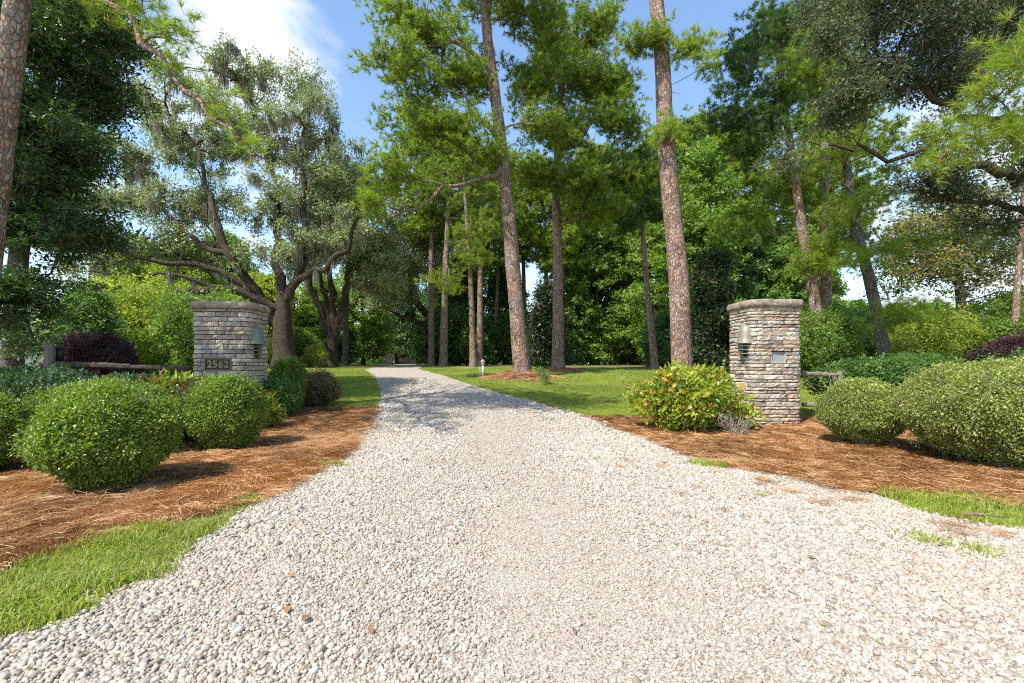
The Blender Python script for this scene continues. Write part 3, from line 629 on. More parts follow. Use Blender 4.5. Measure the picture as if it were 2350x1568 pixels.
# ---- pine straw
def straw_patch(n, rad, ln, wd):
    Vs, Fs = [], []; q = 0; main = RNG.uniform(0, 3.14)
    for k in range(n):
        c = RNG.normal(size=3)*rad*.5; c[2] = abs(RNG.normal())*.008+.004; a = main+RNG.normal()*.7; l = ln*RNG.uniform(.6, 1.15); bend = RNG.normal()*.25
        d = np.array([math.cos(a), math.sin(a), RNG.normal()*.05]); s = np.array([-math.sin(a), math.cos(a), 0])
        for t in (-.5, 0, .5):
            p = c+d*l*t+s*bend*l*(.25-t*t); p[2] = max(p[2]+(.25-t*t)*RNG.uniform(0, .05), .002); wv = s*wd/2; Vs += [p-wv, p+wv+np.array([0, 0, wd*.6])]
        Fs += [(q, q+1, q+3, q+2), (q+2, q+3, q+5, q+4)]; q += 6
    return proto('straw_patch', Vs, np.array(Fs), [M['straw']])
ST = [straw_patch(46, .13, .165, .0023) for _ in range(4)]+[straw_patch(28, .11, .165, .0023) for _ in range(2)]
def in_left(X, Y, m=0.): return (Y > vly[0]+.05) & (Y < YLT-.15) & (X < bedl_r(Y)+m) & (X > -14)
def in_right(X, Y, m=0.): return (Y > vry[0]+.05) & (Y < YRT-.1) & (X > bedr_l(Y)-m) & (X < 14)
Xs, Ys = [], []
for (y0, y1, sp) in ((2.5, 5, .062), (5, 8, .075), (8, 12.8, .11)):
    X, Y = hexgrid(-14, 14, y0, y1, sp); j = (fbm(X*4, Y*4, 3, 3)-.5)*.35+RNG.normal(size=len(X))*.06; k = (in_left(X, Y, .12+j*.6) | in_right(X, Y, .12+j*.6)) & (np.abs(X) < 1.16*Y+.5)
    Xs.append(X[k]); Ys.append(Y[k])
# loose straw blown over the gravel on the right
m = 330; yy = RNG.uniform(2.2, 6.5, m); xx = xr(yy)-np.abs(RNG.normal(size=m))*.75; k = (fbm(xx*2.2, yy*2.2, 9, 3) > .53); Xs.append(xx[k]); Ys.append(yy[k])
X = np.concatenate(Xs); Y = np.concatenate(Ys)
bare = np.zeros(len(X))            # thin cover and bare soil round the feet of the clipped shrubs
for bx, by, br in ((-4.3, 5.1, .95), (-4.4, 7.2, .8), (-6, 6.6, 1.3), (-6.6, 5.5, .9), (5.8, 7.4, .6), (6.9, 6.1, 1.3)): bare = np.maximum(bare, np.exp(-(np.hypot(X-bx, Y-by)/br)**4))
k = RNG.uniform(0, 1, len(X)) > bare*np.clip(fbm(X*3, Y*3, 5, 3)*1.7, 0, .93); X, Y = X[k], Y[k]; n = len(X)
tint = np.clip((fbm(X*1.2, Y*1.2, 6, 4)-.5)*2.6+.5, 0, 1)
loose = (X > xl(Y)+.1) & (X < xr(Y)-.1)
lift = (fbm(X*1.6, Y*1.6, 2, 3))*.05
pt = np.stack([X, Y, tz(X, Y)+np.where(loose, .028, .012+lift*RNG.uniform(.3, 1, n))], 1); rot = np.stack([RNG.normal(size=n)*.10, RNG.normal(size=n)*.10, RNG.normal(size=n)*.8+fbm(X*.5, Y*.5, 3)*4], 1)
tag(scatter('pine_straw', 'straw', ST, pt, rot, np.where(loose, .6, 1.)*RNG.uniform(.75, 1.2, n), tint), 'orange brown pine needles spread over both planting beds', 'pine straw')

# ---- grass
def tuft(name, n, h, wd, rad, mat, lean=.5):
    Vs, Fs = [], []; q = 0
    for k in range(n):
        x, y = RNG.normal(size=2)*rad; a = RNG.uniform(0, 6.28); l = h*RNG.uniform(.55, 1.2); ln = abs(RNG.normal())*lean; d = np.array([math.cos(a), math.sin(a), 0]); s = np.array([-d[1], d[0], 0])*wd/2
        b = np.array([x, y, 0]); m_ = b+d*l*ln*.35+np.array([0, 0, l*.6]); t = b+d*l*ln*.95+np.array([0, 0, l*(1-.35*ln)])
        Vs += [b-s, b+s, m_+s*.8, m_-s*.8, t]; Fs += [(q, q+1, q+2), (q, q+2, q+3), (q+3, q+2, q+4)]; q += 5
    return proto(name, Vs, np.array(Fs), [mat])
TL = [tuft('lawn_tuft', 16, .040, .005, .030, M['grass']) for _ in range(4)]
TV = [tuft('verge_tuft', 16, .062, .0052, .032, M['grass'], .9) for _ in range(4)]
TB = [tuft('lawn_tuft_wide', 20, .045, .009, .07, M['grass']) for _ in range(3)]
MOUND = [(*gpt(1197, 868), 1.4, .30), (*gpt(1283, 853), 1.2, .2)]
def lawn_ok(X, Y):
    k = ((X < xl(Y)+(fbm(X*3, Y*3, 1, 3)-.6)*.25) & (Y > YLT-.1)) | ((X > xr(Y)-(fbm(X*3, Y*3, 1, 3)-.6)*.25) & (Y > YRT-.1))
    k &= np.abs(X) < 1.14*Y
    for (mx, my, mr, mh) in MOUND: k &= np.hypot(X-mx, (Y-my)) > mr*.86
    return k
X, Y = hexgrid(-15, 12, YRT-.2, 15.5, .043); k = lawn_ok(X, Y) & ((X > -7.5)); X, Y = X[k], Y[k]
X2, Y2 = hexgrid(-24, 26, 15.5, 26, .10); k = lawn_ok(X2, Y2); X2, Y2 = X2[k], Y2[k]
def put_grass(name, key, protos, X, Y, s0, s1, label):
    n = len(X); t = np.clip((fbm(X*.8, Y*.8, 7, 4)-.5)*2.4+.5+RNG.normal(size=n)*.1, 0, 1)
    return tag(scatter(name, key, protos, np.stack([X, Y, tz(X, Y)], 1), np.stack([RNG.normal(size=n)*.1, RNG.normal(size=n)*.1, RNG.uniform(0, 6.28, n)], 1), RNG.uniform(s0, s1, n)*np.interp(fbm(X*2, Y*2, 3, 3), (.35, .65), (.7, 1.25)), t), label, 'grass')
put_grass('lawn_grass', 'lawn', TL, X, Y, .7, 1.2, 'mown green lawn grass beside the driveway')
put_grass('lawn_grass', 'lawnfar', TB, X2, Y2, .8, 1.3, 'mown green lawn grass further back below the pines')
# verges in the foreground: between drive and bed
X, Y = hexgrid(-9, 9, 1.6, 5.0, .028); nz = fbm(X*4.5, Y*4.5, 11, 3)
a = (X < xl(Y)+(nz-.5)*.35) & ((X > bedl_r(Y)-(nz-.5)*.3) | (Y < vly[0]))& (Y < vly[-1]+.1)
b = (X > xr(Y)-(nz-.5)*.35) & ((X < bedr_l(Y)+(nz-.5)*.3) | (Y < vry[0])) & (Y < vry[-1]+.1)
k = (a | b) & (np.abs(X) < 1.16*Y+.3) & (nz > .40) & (RNG.uniform(0, 1, len(X)) < np.clip((nz-.36)*8, .25, 1))
px_, py_ = X[k], Y[k]
# small weeds in the gravel and along its borders
wx, wy = [], []
for (qx, qy, r_, m_) in ((740, 1070, .16, 60), (1610, 1066, .10, 40), (1640, 1072, .12, 50), (1690, 1065, .06, 22), (1745, 1140, .03, 10), (2195, 1150, .25, 90), (700, 1078, .12, 30), (905, 960, .05, 9), (2150, 1250, .14, 20), (2230, 1265, .1, 20), (530, 1172, .10, 50)):
    x0, y0 = gpt(qx, qy); wx.append(x0+RNG.normal(size=m_)*r_*.8); wy.append(y0+RNG.normal(size=m_)*r_*.4)
px_ = np.concatenate([px_]+wx); py_ = np.concatenate([py_]+wy)
put_grass('verge_grass', 'verge', TV, px_, py_, .6, 1.35, 'bright green grass strips between gravel and straw beds')
# ---- mounds of straw round the two middle pines
for q, (mx, my, mr, mh) in enumerate(MOUND):
    ra = np.linspace(0, 1, 14); an = np.linspace(0, 2*math.pi, 40, endpoint=False); V = []
    for r_ in ra:
        for t in an:
            x = mx+math.cos(t)*mr*r_*(1.15+.25*math.sin(t*2+q)); y = my+math.sin(t)*mr*r_*.9; V.append((x, y, float(tz(x, y))+mh*(.5+.5*math.cos(math.pi*r_))-.02*(r_ > .98)+(float(fbm(x*4, y*4))-.5)*.03))
    F = [(i*40+j, i*40+(j+1) % 40, (i+1)*40+(j+1) % 40, (i+1)*40+j) for i in range(13) for j in range(40)]
    o = obj('straw_mound', mesh('straw_mound', V, F, M['bed'])); o['kind'] = 'structure'
    n = 900; r_ = np.sqrt(RNG.uniform(0, 1, n)); t = RNG.uniform(0, 6.28, n); X = mx+np.cos(t)*mr*r_*1.2; Y = my+np.sin(t)*mr*r_*.92
    pt = np.stack([X, Y, tz(X, Y)+mh*(.5+.5*np.cos(np.pi*np.minimum(r_, 1)))+.012], 1)
    tag(scatter('mound_straw', 'straw', ST, pt, np.stack([RNG.normal(size=n)*.12, RNG.normal(size=n)*.12, RNG.uniform(0, 6.28, n)], 1), RNG.uniform(.8, 1.2, n), RNG.uniform(.2, .9, n)), 'brown needles over the mound at the foot of the %s pine' % ('nearer' if q == 0 else 'darker middle'), 'pine straw')

# fallen leaves
n = 150; X = RNG.uniform(-8, 9, n); Y = RNG.uniform(2.2, 9, n); k = np.abs(X) < 1.1*Y; X, Y = X[k], Y[k]; n = len(X)
DL = [proto('dead_leaf_shape', [(-.03, 0, 0), (0, -.016, .006), (.035, 0, .004), (0, .016, .009)], np.array([(0, 1, 2), (0, 2, 3)]), [M['dead_leaf']])]
tag(scatter('fallen_leaves', 'deadleaf', DL, np.stack([X, Y, tz(X, Y)+.035], 1), np.stack([RNG.normal(size=n)*.4, RNG.normal(size=n)*.4, RNG.uniform(0, 6, n)], 1), RNG.uniform(.6, 1.3, n), RNG.uniform(0, 1, n)), 'scattered brown leaves lying on gravel and straw', 'leaves')

# ================================================================== GATE PILLARS
def rr_path(w_, d_, r_, m=6):     # rounded rectangle, counter-clockwise, with arc length
    pts = []
    for (cx_, cy_, a0) in ((w_/2-r_, -d_/2+r_, -90), (w_/2-r_, d_/2-r_, 0), (-w_/2+r_, d_/2-r_, 90), (-w_/2+r_, -d_/2+r_, 180)):
        for k in range(m+1):
            a = R(a0+90*k/m); pts.append((cx_+r_*math.cos(a), cy_+r_*math.sin(a)))
    pts.append(pts[0]); pts = np.array(pts); s = np.concatenate([[0], np.cumsum(np.linalg.norm(np.diff(pts, axis=0), axis=1))]); return pts, s
def pillar(label, c, yaw, W, D_, H, holes=(), hs=(.056, .068, .078, .102), seed=1):
    rs = np.random.default_rng(seed)
    root = empty('stone_gate_pillar', (c[0], c[1], float(tz(*c))-.03), yaw); tag(root, label, 'gate pillar', 'stone gate pillars')
    pts, s = rr_path(W, D_, .17); LT = s[-1]
    def at(t):
        t = np.mod(t, LT); x = np.interp(t, s, pts[:, 0]); y = np.interp(t, s, pts[:, 1]); e = .01; x2 = np.interp(np.mod(t+e, LT), s, pts[:, 0]); y2 = np.interp(np.mod(t+e, LT), s, pts[:, 1])
        tx, ty = x2-x, y2-y; l = np.hypot(tx, ty)+1e-9; return x, y, ty/l, -tx/l
    # core
    tt = np.linspace(0, LT, 48, endpoint=False); x, y, nx, ny = at(tt); V = [(x[i]-nx[i]*.06, y[i]-ny[i]*.06, z) for z in (0, H-.17) for i in range(48)]
    obj('core', mesh('core', V, [(i, (i+1) % 48, 48+(i+1) % 48, 48+i) for i in range(48)]+[tuple(range(47, -1, -1)), tuple(range(48, 96))], M['core'], False), root)
    z = .0; back = MB(); tones = []; nst = 0; last = None
    while z < H-.19:
        h = rs.choice(hs, p=[.2, .35, .27, .18]); h = min(h, H-.17-z); 
        if H-.17-(z+h) < .045: h = H-.17-z
        for (_, _, hz0, hz1) in holes:
            for bz in (hz0-.004, hz1+.004):
                if z+.03 < bz < z+h+.03: h = bz-z
        t = rs.uniform(0, .3); t0 = t
        while t < t0+LT-.02:
            ln = rs.choice([.13, .2, .28, .36, .46])*rs.uniform(.85, 1.15)
            if t0+LT-(t+ln) < .1: ln = t0+LT-t
            a, b = t+.0055, t+ln-.0055; t += ln
            xm, ym, nxm, nym = at(np.array([(a+b)/2])); xm, ym, nxm, nym = (float(v[0]) for v in (xm, ym, nxm, nym))
            skip = False
            za, zb_ = z+.0062, z+h-.0062
            for (h0, h1, z0, z1) in holes:          # arc-length interval and heights kept free
                am, bm_ = np.mod(a, LT), np.mod(a, LT)+(b-a)
                if bm_ > h0 and am < h1 and zb_ > z0 and za < z1:
                    if am < h0-.06: b = a+(h0-.006-am)
                    elif bm_ > h1+.06: a = a+(h1+.006-am)
                    else: skip = True
            if skip: continue
            m_ = max(2, int(math.ceil((b-a)/.055))); ts = np.linspace(a, b, m_+1); x, y, nx, ny = at(ts)
            pro = rs.uniform(0, .022)
            g_ = []
            for jj, (zf, of) in enumerate(((0, -.045), (0, -.006), (.10, .005), (.5, .008), (.90, .005), (1, -.006), (1, -.045))):
                for i_ in range(m_+1):
                    en = 1 if 0 < i_ < m_ else 0
                    o_ = of*(1 if jj not in (0, 6) else 1.6)+pro+(rs.normal()*.0055 if (en and 1 < jj < 5) else 0)-(0 if en or jj in (0, 6) else .006)
                    zz_ = za+(zb_-za)*zf+(rs.normal()*.0016 if 0 < jj < 6 else 0); sh = (.006 if i_ == 0 else (-.006 if i_ == m_ else 0)) if 1 < jj < 5 else 0
                    g_.append((x[i_]+nx[i_]*o_, y[i_]+ny[i_]*o_, zz_))
            g_ = np.array(g_); k_ = m_+1
            F = [(r_*k_+i_, r_*k_+i_+1, (r_+1)*k_+i_+1, (r_+1)*k_+i_) for r_ in range(6) for i_ in range(m_)]
            F += [tuple(r_*k_ for r_ in range(7)), tuple(r_*k_+m_ for r_ in range(6, -1, -1))]
            # face towards the camera?
            wn = Vector((nxm, nym, 0)); wn.rotate(Euler((0, 0, yaw))); wp = Vector((xm, ym, 0)); wp.rotate(Euler((0, 0, yaw))); wp = wp+Vector((c[0], c[1], 0))
            tone = float(rs.uniform(0, 1))
            if wn.dot(-wp.normalized()) > -.12 and nst < 298:
                ctr = g_.mean(0); me = mesh('stone', g_-ctr, F, M['stone'], False); at_ = me.attributes.new('tone', 'FLOAT', 'POINT'); at_.data.foreach_set('value', np.full(len(g_), tone, np.float32))
                obj('stone', me, root, tuple(ctr)); nst += 1
            else:
                back.add(g_, F); tones += [tone]*len(g_)
        z += h
    if back.n:
        o = back.build('back_stones', M['stone'], root, True); a_ = o.data.attributes.new('tone', 'FLOAT', 'POINT'); a_.data.foreach_set('value', np.array(tones, np.float32)); o['kind'] = 'stuff'
    # cap: rough slab, slightly domed
    p2, s2 = rr_path(W+.15, D_+.15, .24, 8); nseg = 96; tt = np.linspace(0, s2[-1], nseg, endpoint=False); cxp = np.interp(tt, s2, p2[:, 0]); cyp = np.interp(tt, s2, p2[:, 1]); V = []
    prof = ((.55, -.01), (.93, -.01), (.985, .008), (1.0, .045), (1.005, .09), (.99, .125), (.955, .15), (.8, .165), (.4, .178))
    for f, zc in prof:
        for i_ in range(nseg):
            q = (float(fbm(cxp[i_]*7, cyp[i_]*7, zc*11+seed, 3))-.5); ff = f*(1+q*.055*(f > .6)); V.append((cxp[i_]*ff, cyp[i_]*ff, H-.17+zc+q*.018))
    F = [(r_*nseg+i_, r_*nseg+(i_+1) % nseg, (r_+1)*nseg+(i_+1) % nseg, (r_+1)*nseg+i_) for r_ in range(len(prof)-1) for i_ in range(nseg)]+[tuple(range(nseg-1, -1, -1)), tuple(range((len(prof)-1)*nseg, len(prof)*nseg))]
    obj('cap', mesh('cap', V, F, M['cap']), root)
    return root, at, s
WP, DP, HP = 1.08, 1.0, 2.66
# right pillar
CR_ = (5.50, 9.95); yawR = R(3)
holeR = (.46, .80, 1.40, 1.62)     # metres along the front face from its left rounding
def front_s(xloc, s_total): return xloc
ptsR, sR = rr_path(WP, DP, .17); LTP = sR[-1]
# arc length of a point x on the front (y = -D/2): the path starts at (W/2-r,-D/2); the front is its last run
def s_front(x): return LTP-((WP/2-.17)-x)
def w2l(c, yaw, p):             # world point to pillar space
    d = Vector((p[0]-c[0], p[1]-c[1], 0)); d.rotate(Euler((0, 0, -yaw))); return d.x, d.y
pr1 = P(1772, 835, 9.42); pr2 = P(1806, 807, 9.42); lx1 = w2l(CR_, yawR, pr1)[0]; lx2 = w2l(CR_, yawR, pr2)[0]
gR = float(tz(*CR_))-.03
rootR, atR, _ = pillar('right stone gate pillar with blank plate recess, brighter and fully visible to its foot', CR_, yawR, WP, DP, HP, holes=((s_front(lx1), s_front(lx2), pr1[2]-gR, pr2[2]-gR),), seed=11)
mb = MB(); wq, hq = lx2-lx1, pr2[2]-pr1[2]; cq = ((lx1+lx2)/2, -DP/2+.045, (pr1[2]+pr2[2])/2-gR); mb.box(cq, (wq-.02, .03, hq-.02)); mb.build('recess_plate', M['grey_plate'], rootR)
mb = MB(); mb.box((cq[0], cq[1]-.03, cq[2]-hq/2+.02), (wq, .06, .03)); mb.box((cq[0]-wq/2, cq[1]-.02, cq[2]), (.02, .05, hq)); mb.box((cq[0]+wq/2, cq[1]-.02, cq[2]), (.02, .05, hq)); mb.build('recess_frame', M['cement'], rootR)
# left pillar with the house number
CL_ = (-6.22, 10.12); yawL = R(5); gL = float(tz(*CL_))-.03
pa = P(474, 851, 9.66); pb = P(530, 823, 9.6); la = w2l(CL_, yawL, pa)[0]; lb = w2l(CL_, yawL, pb)[0]
WL = 1.16
ptsL, sL = rr_path(WL, DP, .17); LTL = sL[-1]
sf = lambda x: LTL-((WL/2-.17)-x)
rootL, atL, _ = pillar('left stone gate pillar carrying the house number 2562, half hidden by a clipped ball shrub', CL_, yawL, WL, DP, HP-.02, holes=((sf(la), sf(lb), pa[2]-gL, pb[2]-gL),), hs=(.078, .095, .108, .14), seed=23)
plq = empty('house_number_plaque', (0, 0, 0)); tag(plq, 'small dark brass framed plaque with the number 2562 on the left pillar', 'house number')
ml = Matrix.Translation((CL_[0], CL_[1], gL))@Matrix.Rotation(yawL, 4, 'Z'); wq, hq = lb-la, pb[2]-pa[2]
plq.matrix_world = ml@Matrix.Translation(((la+lb)/2, -DP/2-.012, (pa[2]+pb[2])/2-gL))
mb = MB(); mb.box((0, .03, 0), (wq-.01, .05, hq-.01)); mb.build('plate', M['plaque'], plq)
mb = MB()
for (cx_, cz_, dx, dz) in ((0, hq/2-.008, wq, .014), (0, -hq/2+.008, wq, .014), (-wq/2+.008, 0, .014, hq-.030), (wq/2-.008, 0, .014, hq-.030)): mb.box((cx_, .0, cz_), (dx, .03, dz))
mb.build('frame', M['brass'], plq)
for k, ch in enumerate('2562'):
    cu = bpy.data.curves.new('digit', 'FONT'); cu.body = ch; cu.size = hq*.80; cu.extrude = .006; cu.offset = .004; cu.align_x = 'CENTER'; cu.align_y = 'CENTER'
    to = bpy.data.objects.new('digit', cu); col.objects.link(to); bpy.context.view_layer.update()
    me = bpy.data.meshes.new_from_object(to.evaluated_get(bpy.context.evaluated_depsgraph_get())); bpy.data.objects.remove(to)
    me.materials.clear(); me.materials.append(M['brass']); o = obj('digit', me, plq, ((k-1.5)*wq*.205, -.004, 0)); o.rotation_euler = (R(90), 0, 0); o['label'] = 'brass digit '+ch
# bell shaped lanterns
def bell(label, world, nrm_ang, mat, s_=1.0):
    root = empty('bell_lantern', world, nrm_ang); tag(root, label, 'wall lantern', 'bell shaped lanterns on the gate pillars')   # local -Y points away from the wall
    mb = MB(); prof = [(.172, 0), (.168, .02), (.15, .07), (.14, .14), (.13, .22), (.112, .29), (.078, .345), (.035, .372), (.0, .377)]
    mb.lathe([(r_*s_*1.0, z*s_) for r_, z in prof], 20, math.pi, 2*math.pi); mb.lathe([((r_*.95)*s_, z*s_-.003) for r_, z in prof], 20, math.pi, 2*math.pi); mb.build('hood', mat, root, True)
    mb = MB()
    for k, a in enumerate((math.pi*1.18, math.pi*1.5, math.pi*1.82)):
        mb.tube([(math.cos(a)*r_*s_*1.015, math.sin(a)*r_*s_*1.015, z*s_) for r_, z in prof[:-1]], .005, 5)
    mb.build('ridge', mat, root)
    mb = MB()
    n = 24; V = []
    outl = [(-.15, -.27), (-.17, -.05), (-.165, .05), (-.14, .2), (-.10, .33), (-.04, .39), (.04, .39), (.10, .33), (.14, .2), (.165, .05), (.17, -.05), (.15, -.27)]
    for yv in (.0, .03): V += [(x*s_, yv, z*s_) for x, z in outl]
    m_ = len(outl); mb.add(V, [tuple(range(m_)), tuple(range(2*m_-1, m_-1, -1))]+[(i_, i_+m_, (i_+1) % m_+m_, (i_+1) % m_) for i_ in range(m_)]); mb.build('back_plate', mat, root)
    for k in range(3):
        mb = MB(); zc = -.05-.075*k; r_ = .148-.014*k
        mb.lathe([(0.02, .028), (r_*s_, 0), (r_*s_, -.008), (0.02, .018)], 16, math.pi, 2*math.pi, (0, 0, zc*s_)); mb.build('louvre', mat, root, False)
    mb = MB(); mb.lathe([(.05, 0), (.05, -.26*s_), (0, -.26*s_)], 12, math.pi, 2*math.pi); mb.build('lamp_body', M['dark_metal'], root, True)
    return root
def wall_spot(c, yaw, W, px_dir, z, off):
    a = R(px_dir); return a
# right pillar: rounded left corner, turned to the drive and the camera
cr = Matrix.Translation((*CR_, 0))@Matrix.Rotation(yawR, 4, 'Z'); p = cr@Vector((-WP/2+.005, -DP/2+.24, 0))
bell('weathered bell shaped metal lantern on the right stone pillar', (p.x-.012, p.y, P(0, 788, 9.6)[2]), R(-62)+yawR, M['weathered'], 1.08)
cl = Matrix.Translation((*CL_, 0))@Matrix.Rotation(yawL, 4, 'Z'); p = cl@Vector((WL/2+.0, -DP/2+.27, 0))
bell('green verdigris bell shaped lantern on the left stone pillar', (p.x+.012, p.y, P(0, 789, 9.75)[2]), R(72)+yawL, M['verdigris'], 1.12)

# ================================================================== FENCES
def rail(name, a, b, r0, r1, mat, parent):
    t = np.linspace(0, 1, 14)[:, None]; a, b = np.array(a), np.array(b); pts = a*(1-t)+b*t+np.concatenate([np.zeros((1, 3)), RNG.normal(size=(12, 3))*.006, np.zeros((1, 3))]); mb = MB(); rad = np.linspace(r0, r1, 14)*(1+RNG.normal(size=14)*.06); mb.tube(pts, rad, 7); return mb.build(name, M[mat], parent)
p1 = P(104, 835, 9.55); p2 = P(434, 848, 10.1); z0 = float(tz(p1[0], p1[1]))
fr = empty('rail_fence', (p1[0], p1[1], z0)); tag(fr, 'dark old wooden rail fence running from a grey post to the left pillar', 'fence')
off = np.array([p1[0], p1[1], z0])
mb = MB(); zt = P(0, 788, 9.55)[2]-z0; t = np.linspace(0, 1, 8)[:, None]; mb.tube(np.array([[0.09, 0, -.1]])*(1-t)+np.array([[.09, 0, zt]])*t, [.10, .10, .095, .098, .092, .095, .09, .085], 8); mb.build('post', M['wood'], fr)
rail('rail', P(122, 835, 9.55)-off, P(300, 841, 9.85)-off, .055, .062, 'dark_wood', fr); rail('rail', P(296, 843, 9.84)-off, P(437, 845, 10.1)-off, .05, .06, 'dark_wood', fr)
rail('rail', P(122, 915, 9.55)-off, P(437, 920, 10.1)-off, .055, .06, 'dark_wood', fr)
ln = empty('post_lantern', tuple(P(137, 829, 9.7))); tag(ln, 'small black cylinder lamp beside the grey fence post on the left', 'lantern')
mb = MB(); mb.lathe([(0, 0), (.07, 0), (.065, .27), (0, .28)], 14); mb.build('body', M['dark_metal'], ln, True); mb = MB(); mb.lathe([(.0, .33), (.03, .325), (.10, .30), (.10, .28), (0, .28)], 14); mb.build('cap', M['dark_metal'], ln)
q1 = P(1846, 858, 9.9); zr = float(tz(8.6, 10.0)); fr = empty('rail_fence', (8.6, 10.0, zr)); tag(fr, 'short weathered wooden rail fence joining the right pillar', 'fence'); off = np.array([8.6, 10.0, zr])
rail('rail', P(1842, 857, 9.95)-off, P(1928, 860, 10.1)-off, .048, .038, 'wood', fr); rail('rail', P(1842, 929, 9.95)-off, P(2080, 925, 10.1)-off, .05, .045, 'wood', fr)
mb = MB(); mb.tube([(-1.32, .1, -.1), (-1.32, .1, .6), (-1.32, .1, 1.12)], .055, 8); mb.build('post', M['wood'], fr)

# floodlight by the right pillar
fl = empty('floodlight', tuple(P(1702, 908, 9.15))); tag(fl, 'small amber and white floodlight on a thin stalk before the right pillar', 'floodlight')
mb = MB(); mb.tube([(0, 0, -.55), (.01, 0, -.2), (0, 0, 0.1)], .008, 6); mb.build('stalk', M['dry_twig'], fl)
mb = MB(); mb.box((0, 0, .19), (.13, .12, .15), R(20), 0, 1.1); mb.build('housing', M['white'], fl); mb = MB(); mb.box((-.045, -.075, .19), (.135, .06, .14), R(20)); mb.build('lens', M['amber'], fl)

# garden post lamp on the lawn
x0, y0 = gpt(1108, 866); z0 = float(tz(x0, y0)); gl = empty('garden_post', (x0, y0, z0)); tag(gl, 'white garden post topped by a little lantern on the lawn left of the nearer pine', 'post')
k = y0/FPX; mb = MB(); mb.tube([(0, 0, -.05), (0, 0, 30*k)], .045, 10); mb.build('post', M['white'], gl, True)
mb = MB(); mb.box((0, 0, 33*k), (.12, .12, 6*k)); mb.build('lantern_body', M['amber'], gl); mb = MB(); mb.lathe([(.11, 36*k), (.10, 37*k), (0, 43*k)], 10); mb.lathe([(.09, 30*k), (.09, 31*k), (0, 31*k)], 10); mb.build('lantern_roof', M['grey_plate'], gl)
mb = MB(); mb.tube([(-.12, 0, -.05), (-.12, 0, 24*k)], .01, 6); mb.build('stake', M['white'], gl)

# fallen stick on the right verge
x0, y0 = gpt(2245, 1192); st = MB(); st.tube([(-.1, .03, 0), (0, .0, .012), (.08, -.02, .006), (.2, -.06, .0)], [.014, .012, .009, .004], 6); o = st.build('fallen_stick', M['twig'], None, True, (x0, y0, .035)); tag(o, 'short dark stick lying on the grass at the right edge', 'stick')

# ================================================================== BUILDINGS
def house(label, c, yaw, W, D_, H, wallm, nwin, mono=True):
    z = float(tz(*c)); root = empty('house', (c[0], c[1], z), yaw); tag(root, label, 'house')
    mb = MB(); mb.box((0, 0, H/2-.2), (W, D_, H+.4)); mb.build('wall', M[wallm], root)
    mb = MB(); rz = H; V = [(-W/2-.6, -D_/2-.6, rz), (W/2+.6, -D_/2-.6, rz), (W/2+.6, D_/2+.6, rz), (-W/2-.6, D_/2+.6, rz), (-W/2-.6, 0, rz+D_*.28), (W/2+.6, 0, rz+D_*.28)]
    mb.add(V, [(0, 1, 5, 4), (2, 3, 4, 5), (0, 4, 3), (1, 2, 5), (3, 2, 1, 0)]); mb.build('roof', M['roof'], root)
    mb = MB(); mb.box((0, -D_/2-.63, H-.06), (W+1.3, .06, .24)); mb.box((0, -D_/2-.3, H-.16), (W+1.2, .58, .03)); mb.build('eave', M['white'], root)
    for k in range(nwin):
        x = -W/2+W*(k+.5)/nwin; mb = MB()
        for (dx, dz, sx, sz) in ((-.5, 0, .1, 1.4), (.5, 0, .1, 1.4), (0, .65, .9, .1), (0, -.65, .9, .1), (0, 0, .9, .05)): mb.box((x+dx, -D_/2-.03, H*.55+dz), (sx, .06, sz))
        f = mb.build('window', M['white'], root); mb = MB(); mb.box((x, -D_/2-.012, H*.55), (.88, .02, 1.2)); mb.build('pane', M['glass'], f)
    return root
house('cream walled low house with white eaves behind the purple shrub', (-33.2, 29.5), R(26), 9, 7, 2.85, 'cream', 3)
house('far white house glimpsed past the end of the drive', (-13.2, 66), R(8), 9, 7, 4.6, 'white', 4)

# ================================================================== SHRUBS
shrub('boxwood_ball', 'big round clipped bright green shrub, foremost left of the drive', 'shrub', (-4.42, 4.98), (.56, .56, 1.03), 'box', 4300, foot=.42, lump=.15, sup=2.1, group='clipped ball shrubs')
shrub('boxwood_ball', 'clipped squarish green shrub right in front of the number pillar', 'shrub', (-4.50, 7.22), (.48, .46, 1.10), 'box', 3300, foot=.6, lump=.12, sup=2.6, group='clipped ball shrubs')
shrub('boxwood_ball', 'wide low clipped shrub just behind the foremost left ball shrub', 'shrub', (-6.1, 6.8), (1.0, .7, 1.05), 'box', 5000, lump=.08, group='clipped ball shrubs')
shrub('boxwood_ball', 'dark clipped shrub cut off by the left edge of the photo', 'shrub', (-6.75, 5.6), (.55, .5, .98), 'box', 2900, lump=.08, group='clipped ball shrubs')
shrub('boxwood_ball', 'round dark clipped shrub behind the number pillar beside the lawn', 'shrub', (-5.60, 11.4), (.38, .38, 1.22), 'box', 1300, lump=.14, sup=2.2, scale=(1.1, 1.6), group='clipped ball shrubs')
shrub('azalea_bush', 'loose bronze green bush with reddish leaves between left pillar and lawn', 'bush', (-5.15, 11.9), (.60, .45, .85), 'red', 800, depth=.6, lump=.35, zmin=.04)
shrub('azalea_bush', 'low mixed green plant at the right foot of the number pillar', 'bush', (-5.05, 9.1), (.34, .3, .6), 'yg', 200, depth=.8, lump=.3, zmin=.02)
shrub('azalea_bush', 'small dark leafy plant between number pillar and bronze bush', 'bush', (-5.55, 10.5), (.5, .4, .8), 'midDeep', 300, depth=.7, lump=.3, zmin=.02)
shrub('evergreen_shrub', 'blue green glossy leaved hedge at far left below the fence post', 'hedge', (-8.9, 8.4), (1.5, .7, 1.19), 'blue', 3800, lump=.16)
shrub('evergreen_shrub', 'blue green glossy leaved shrub under the dark left rail', 'hedge', (-7.0, 8.3), (.95, .6, 1.06), 'blue', 2300, lump=.16)
